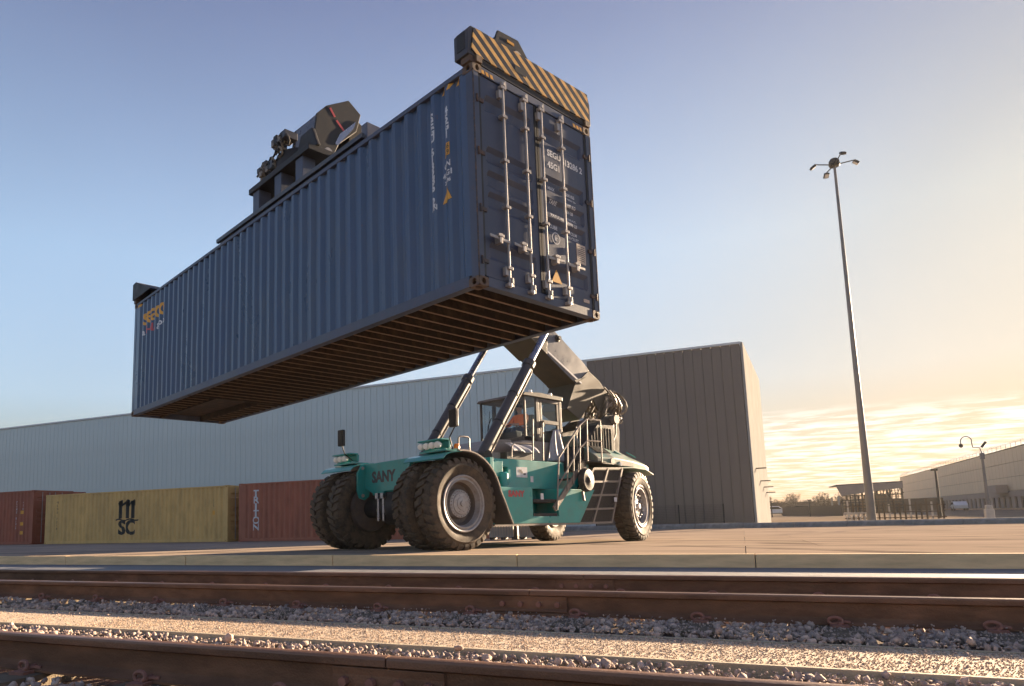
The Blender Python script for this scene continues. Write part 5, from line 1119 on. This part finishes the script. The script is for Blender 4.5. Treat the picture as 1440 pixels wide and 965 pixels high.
# boom head
hp = [(2.34, 9.02), (2.11, 9.28), (1.54, 9.63), (1.22, 9.42), (1.34, 8.98), (1.80, 8.52), (2.02, 8.02), (2.16, 7.92), (2.32, 7.98), (2.44, 8.24)]
hdm = MB().prism(hp, BW-0.06, BW, 'xz').build('boom_head_plate', m_dark_steel, bo, bevel=0.01)
MB().prism(hp, -BW, -BW+0.06, 'xz').build('boom_head_plate', m_dark_steel, bo, bevel=0.01)
MB().prism([(2.33, 9.015), (2.10, 9.27), (1.54, 9.615), (1.30, 9.44), (1.40, 9.0), (1.84, 8.56), (2.36, 8.42)], -BW+0.061, BW-0.061, 'xz').build('boom_head', m_boom, bo, bevel=0.01)
for (a, b) in (((2.02, 9.26), (1.90, 9.10)), ((1.86, 9.04), (1.66, 8.86))): MB().bar((a[0], BW+0.003, a[1]), (b[0], BW+0.003, b[1]), 0.05, 0.006, (0, 1, 0)).build('red_mark', m_red, hdm)
MB().prism([(1.42, 9.02), (1.36, 9.20), (1.78, 8.76), (1.90, 8.50), (1.84, 8.47)], BW+0.002, BW+0.012, 'xz').build('sun_glint_strip', m_chrome, hdm)  # bright strip added to stand for a sunlit glint on the head
MB().tube([(2.16, -0.62, 8.14), (2.16, 0.62, 8.14)], 0.10, 18).build('head_pin', m_galv, bo, smooth=True)
# lift cylinders
for s_ in (1, -1):
    a = Vector((-1.60, s_*1.06, 2.02)); b = Vector((-4.36, s_*1.06, 5.68)); d = (b-a).normalized(); L1 = (b-a).length
    cy_ = MB().tube([a, a+d*L1*0.65], 0.128, 24).tube([a+d*(L1*0.625), a+d*(L1*0.66)], 0.158, 24).build('lift_cylinder', m_grey_steel, rs, smooth=True)
    MB().tube([a+d*L1*0.60, b], 0.088, 20).build('piston_rod', m_chrome, cy_, smooth=True)
    off = Vector((-0.20, s_*0.02, -0.10))
    for k_, oo in enumerate((Vector((-0.125, 0.04, -0.07)), Vector((-0.10, 0.09, -0.08)))): MB().tube([a+oo+d*0.2, a+oo+d*L1*0.60, a+oo*0.7+d*L1*0.64], 0.017, 6).build('hydraulic_line', m_hose, cy_, smooth=True)
    for t_ in (0.22, 0.42): p = a+d*L1*t_; MB().tube([p-d*0.02, p+d*0.02], 0.138, 20).build('line_clamp', m_dark_steel, cy_)
    MB().tube([(a.x, a.y-0.22, a.z), (a.x, a.y+0.22, a.z)], 0.12, 14).build('cylinder_foot', m_dark_steel, cy_)
    MB().box(-2.0, -1.45, s_*1.07-0.26, s_*1.07+0.26, 1.55, 1.90).build('cylinder_mount', m_teal, rs, bevel=0.01)

# ------------------------------------------------------------------ spreader frame (built in the container's own frame, hangs on the boom)
sp = MB().box(2.95, 8.35, -0.92, -0.52, 3.02, 3.44).box(3.85, 8.95, -1.92, -1.52, 3.02, 3.44).build('spreader', m_dark_steel, rs, bevel=0.012)
sp.matrix_parent_inverse = Matrix.Identity(4); sp.matrix_basis = SM.inverted()@CMAT
MB().box(0.25, 2.95, -0.90, -0.54, 3.05, 3.40).box(0.25, 3.85, -1.90, -1.54, 3.05, 3.40).box(8.35, 11.95, -0.90, -0.54, 3.05, 3.40).box(8.95, 11.95, -1.90, -1.54, 3.05, 3.40).build('telescopic_beam', m_navy_rail, sp, bevel=0.01)
MB().box(2.86, 3.02, -0.95, -0.49, 3.0, 3.64).build('beam_collar', m_boom, sp, bevel=0.01)
# rail along the frame edge
MB().box(2.9, 8.3, -0.47, -0.41, 3.05, 3.14).box(2.9, 8.3, -0.47, -0.41, 3.36, 3.44).build('frame_rail', m_grey_steel, sp)
# centre turret legs and deck
for x in (5.15, 5.95, 6.85): MB().box(x-0.13, x+0.13, -0.88, -0.60, 3.44, 4.05).build('turret_leg', m_navy_rail, sp, bevel=0.01)
MB().box(4.75, 7.1, -1.85, -0.56, 4.05, 4.17).build('turret_deck', m_dark_steel, sp, bevel=0.01)
MB().tube([(6.0, -1.22, 4.17), (6.0, -1.22, 4.55)], [0.62, 0.55], 28).build('slewing_ring', m_dark_steel, sp, smooth=True)
for y_ in (-0.80, -1.70): MB().prism([(4.7, 4.171), (4.9, 4.6), (5.3, 4.6), (5.5, 4.171)], y_, y_+0.08, 'xz').build('turret_yoke', m_dark_steel, sp, bevel=0.02)
for i in range(13):
    x = 5.75+0.085*i; z = 4.25+0.15*random.random()+(0.45 if i < 6 else 0.05); MB().box(x-0.07, x+0.06, -0.80-0.1*random.random(), -0.60, z, z+random.uniform(0.08, 0.2)).build('valve_block', (m_grey_steel, m_dark_steel, m_hose)[i % 3], sp, bevel=0.01)
for i in range(16):
    x = random.uniform(5.7, 6.9); z = random.uniform(4.2, 4.75) if x < 6.3 else random.uniform(4.15, 4.45); rr = random.uniform(0.08, 0.16)
    MB().tube([(x+rr*math.cos(q), -0.62-0.03*math.sin(q*2), z+rr*math.sin(q)*0.8) for q in np.linspace(0, PI*1.5, 9)], 0.020, 6).build('hose', m_hose if i % 2 else m_dark_steel, sp, smooth=True)
# end beams
for xe, sx in ((0.0, 1), (LC, -1)):
    a, b = sorted((xe+sx*0.012, xe+sx*0.26))
    eb_ = MB()
    eb_.prism([(0.06, 2.98), (0.06, 3.30), (0.00, 3.38), (-0.2, 3.40), (-2.2, 3.42), (-2.46, 3.42), (-2.50, 3.30), (-2.50, 2.98)], a, b, 'yz')
    e_ = eb_.build('end_beam', m_grey_steel, sp, bevel=0.012)
    for y in (0.0, -2.438):
        MB().box(min(xe+sx*0.02, xe+sx*0.17), max(xe+sx*0.02, xe+sx*0.17), y-0.10 if y > -1 else y-0.03, y+0.03 if y > -1 else y+0.10, 2.897, 2.979).build('twistlock', m_casting, e_)
        MB().box(min(xe+sx*0.06, xe+sx*0.2), max(xe+sx*0.06, xe+sx*0.2), y+0.061 if y > -1 else y-0.075, y+0.066 if y > -1 else y-0.062, 3.06, 3.30).build('beam_opening', m_black, e_)
    if sx > 0:
        hz = MB().prism([(-0.10, 3.0), (0.01, 3.04), (-0.04, 3.36), (-2.42, 3.44), (-2.44, 3.0)], xe-0.006, xe+0.010, 'yz').build('striped_plate', m_hazard, e_)
        MB().box(xe-0.009, xe-0.007, -1.02, -0.80, 3.10, 3.20).build('plate_opening', m_black, e_)
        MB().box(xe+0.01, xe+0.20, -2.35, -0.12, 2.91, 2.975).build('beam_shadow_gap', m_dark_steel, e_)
        for y in (-0.10, -2.36): MB().box(xe-0.03, xe+0.03, y-0.05, y+0.05, 2.90, 2.99).build('flipper_lug', m_casting, e_)
    else:
        MB().prism([(12.19, 2.98), (12.19, 3.40), (12.0, 3.42), (10.9, 2.98)], 0.055, 0.065, 'xz').build('gusset', m_dark_steel, e_)
        MB().prism([(12.19, 3.40), (12.0, 3.43), (10.95, 2.99), (11.1, 2.98)], -0.5, 0.055, 'xz').build('gusset_cover', m_dark_steel, e_)
gk = [(-0.62, 3.42), (-0.80, 3.86), (-1.22, 3.90), (-1.42, 3.70), (-1.70, 3.60), (-2.05, 3.42)]
gb = MB().prism(gk, 0.265, 0.30, 'yz').prism(gk, 0.75, 0.785, 'yz').prism([(-0.80, 3.80), (-1.2, 3.84), (-1.2, 3.42), (-0.85, 3.42)], 0.301, 0.749, 'yz').build('end_bracket', m_dark_steel, sp, bevel=0.008)
MB().lathe([(0, 0.004), (0.10, 0.004), (0.10, 0)], 20, (0.265, -1.20, 3.62), (-1, 0, 0)).build('round_sticker', m_placard, gb)
MB().box(0.258, 0.264, -1.12, -0.98, 3.76, 3.80).build('yellow_mark', m_yellow, gb)

# ------------------------------------------------------------------ operator in the cab
def skin_body(name, verts, edges, radii, mat, sub=1):
    me = bpy.data.meshes.new(name); me.from_pydata(verts, edges, []); o = bpy.data.objects.new(name, me); COL.objects.link(o)
    md = o.modifiers.new('s', 'SKIN'); md.use_smooth_shade = True
    sv = me.skin_vertices[0].data
    for i, r_ in enumerate(radii): sv[i].radius = (r_, r_) if not isinstance(r_, tuple) else r_
    sv[0].use_root = True
    m2 = o.modifiers.new('u', 'SUBSURF'); m2.levels = sub; m2.render_levels = sub
    bpy.context.view_layer.update()
    m3 = bpy.data.meshes.new_from_object(o.evaluated_get(bpy.context.evaluated_depsgraph_get())); bpy.data.objects.remove(o)
    m3.materials.clear(); m3.materials.append(mat); m3.polygons.foreach_set('use_smooth', [True]*len(m3.polygons))
    o = bpy.data.objects.new(name, m3); COL.objects.link(o); return o
def operator():
    V = []; E_ = []; Rr = []
    def a(p, r_, par=None):
        V.append(p); Rr.append(r_); i = len(V)-1
        if par is not None: E_.append((par, i))
        return i
    X, Y = -3.98, 0.21
    pel = a((X, Y, 2.84), (0.16, 0.12)); ab = a((X-0.02, Y, 3.0), (0.145, 0.11), pel); ch = a((X, Y, 3.17), (0.17, 0.12), ab); nk = a((X+0.02, Y, 3.31), 0.055, ch); n2 = a((X+0.03, Y, 3.36), 0.052, nk)
    h1 = a((X+0.045, Y, 3.43), (0.075, 0.085), n2); a((X+0.045, Y, 3.52), (0.078, 0.09), h1)
    for s_ in (1, -1):
        sh_ = a((X+0.0, Y+s_*0.19, 3.24), 0.062, ch); el = a((X+0.16, Y+s_*0.26, 3.02), 0.045, sh_); wr = a((X+0.42, Y+s_*0.17, 2.98), 0.030, el); pm = a((X+0.50, Y+s_*0.155, 2.985), (0.036, 0.018), wr)
        for k in range(4): f1 = a((X+0.545, Y+s_*(0.125+0.02*k), 2.995-0.004*k), 0.009, pm); a((X+0.565, Y+s_*(0.125+0.02*k), 2.975), 0.008, f1)
        t1 = a((X+0.52, Y+s_*0.115, 3.0), 0.010, pm); a((X+0.55, Y+s_*0.10, 2.985), 0.008, t1)
        hp_ = a((X+0.02, Y+s_*0.10, 2.84), 0.095, pel); kn_ = a((X+0.43, Y+s_*0.13, 2.86), 0.07, hp_); an = a((X+0.52, Y+s_*0.13, 2.60), 0.045, kn_); a((X+0.64, Y+s_*0.13, 2.57), 0.04, an)
    b = skin_body('person', V, E_, Rr, m_skin, 2)
    b.matrix_world = SM; return b
pr_ = tag(operator(), 'operator in an orange hi-vis top sitting in the cab of the machine', 'person')
X, Y = -3.98, 0.21
def cover(name, pts, rr, mat):
    E_ = [(i, i+1) for i in range(len(pts)-1)]; o = skin_body(name, pts, E_, rr, mat, 1); o.parent = pr_; return o
tors = skin_body('orange_vest', [(X, Y, 3.17), (X-0.02, Y, 3.0), (X, Y, 2.87), (X+0.02, Y, 3.27), (X, Y+0.19, 3.24), (X+0.15, Y+0.26, 3.04), (X+0.34, Y+0.20, 2.99), (X, Y-0.19, 3.24), (X+0.15, Y-0.26, 3.04), (X+0.34, Y-0.20, 2.99)], [(0, 1), (1, 2), (0, 3), (0, 4), (4, 5), (5, 6), (0, 7), (7, 8), (8, 9)], [(0.19, 0.145), (0.165, 0.135), (0.17, 0.14), (0.08, 0.08), 0.078, 0.06, 0.045, 0.078, 0.06, 0.045], m_vest, 2); tors.parent = pr_
for z in (3.02, 3.10): pass
MB().lathe([(0.175, -0.02), (0.178, 0.02)], 24, (X-0.01, Y, 2.98), (0, 0, 1)).build('reflective_band', m_refl, pr_)
tr_ = skin_body('trousers', [(X, Y, 2.84), (X+0.02, Y+0.10, 2.84), (X+0.43, Y+0.13, 2.87), (X+0.50, Y+0.13, 2.68), (X+0.02, Y-0.10, 2.84), (X+0.43, Y-0.13, 2.87), (X+0.50, Y-0.13, 2.68)], [(0, 1), (1, 2), (2, 3), (0, 4), (4, 5), (5, 6)], [(0.17, 0.13), 0.11, 0.085, 0.065, 0.11, 0.085, 0.065], m_navycloth, 1); tr_.parent = pr_
MB().lathe([(0.0, 0.115), (0.05, 0.105), (0.09, 0.06), (0.098, 0.0), (0.09, -0.05)], 20, (X+0.03, Y, 3.50), (-0.25, 0, 1)).build('hair', m_hair, pr_, smooth=True)
MB().box(X+0.118, X+0.150, Y-0.012, Y+0.012, 3.44, 3.475).build('nose', m_skin, pr_, bevel=0.008)
for s_ in (1, -1): MB().lathe([(0, 0.004), (0.012, 0.0)], 10, (X+0.125, Y+s_*0.033, 3.487), (1, 0, 0)).build('eye', m_seat, pr_); MB().box(X+0.03, X+0.06, Y+s_*0.083-0.008, Y+s_*0.083+0.008, 3.45, 3.51).build('ear', m_skin, pr_, bevel=0.006)
MB().box(X+0.115, X+0.128, Y-0.025, Y+0.025, 3.405, 3.413).build('mouth', m_red, pr_)

# ------------------------------------------------------------------ light evening haze over the yard
hb = MB().box(-140, 240, -70, 440, -1.7, 34).build('haze', None); hb.data.materials.clear()
hm = bpy.data.materials.new('haze'); hm.use_nodes = True; ht = hm.node_tree; ht.nodes.clear()
ho = N(ht, 'ShaderNodeOutputMaterial'); hv = N(ht, 'ShaderNodeVolumePrincipled'); hv.inputs['Color'].default_value = (1.0, 0.96, 0.9, 1); hv.inputs['Density'].default_value = 0.00018; hv.inputs['Anisotropy'].default_value = 0.3
L(ht, hv.outputs[0], ho.inputs['Volume']); hb.data.materials.append(hm); tag(hb, kind='stuff')
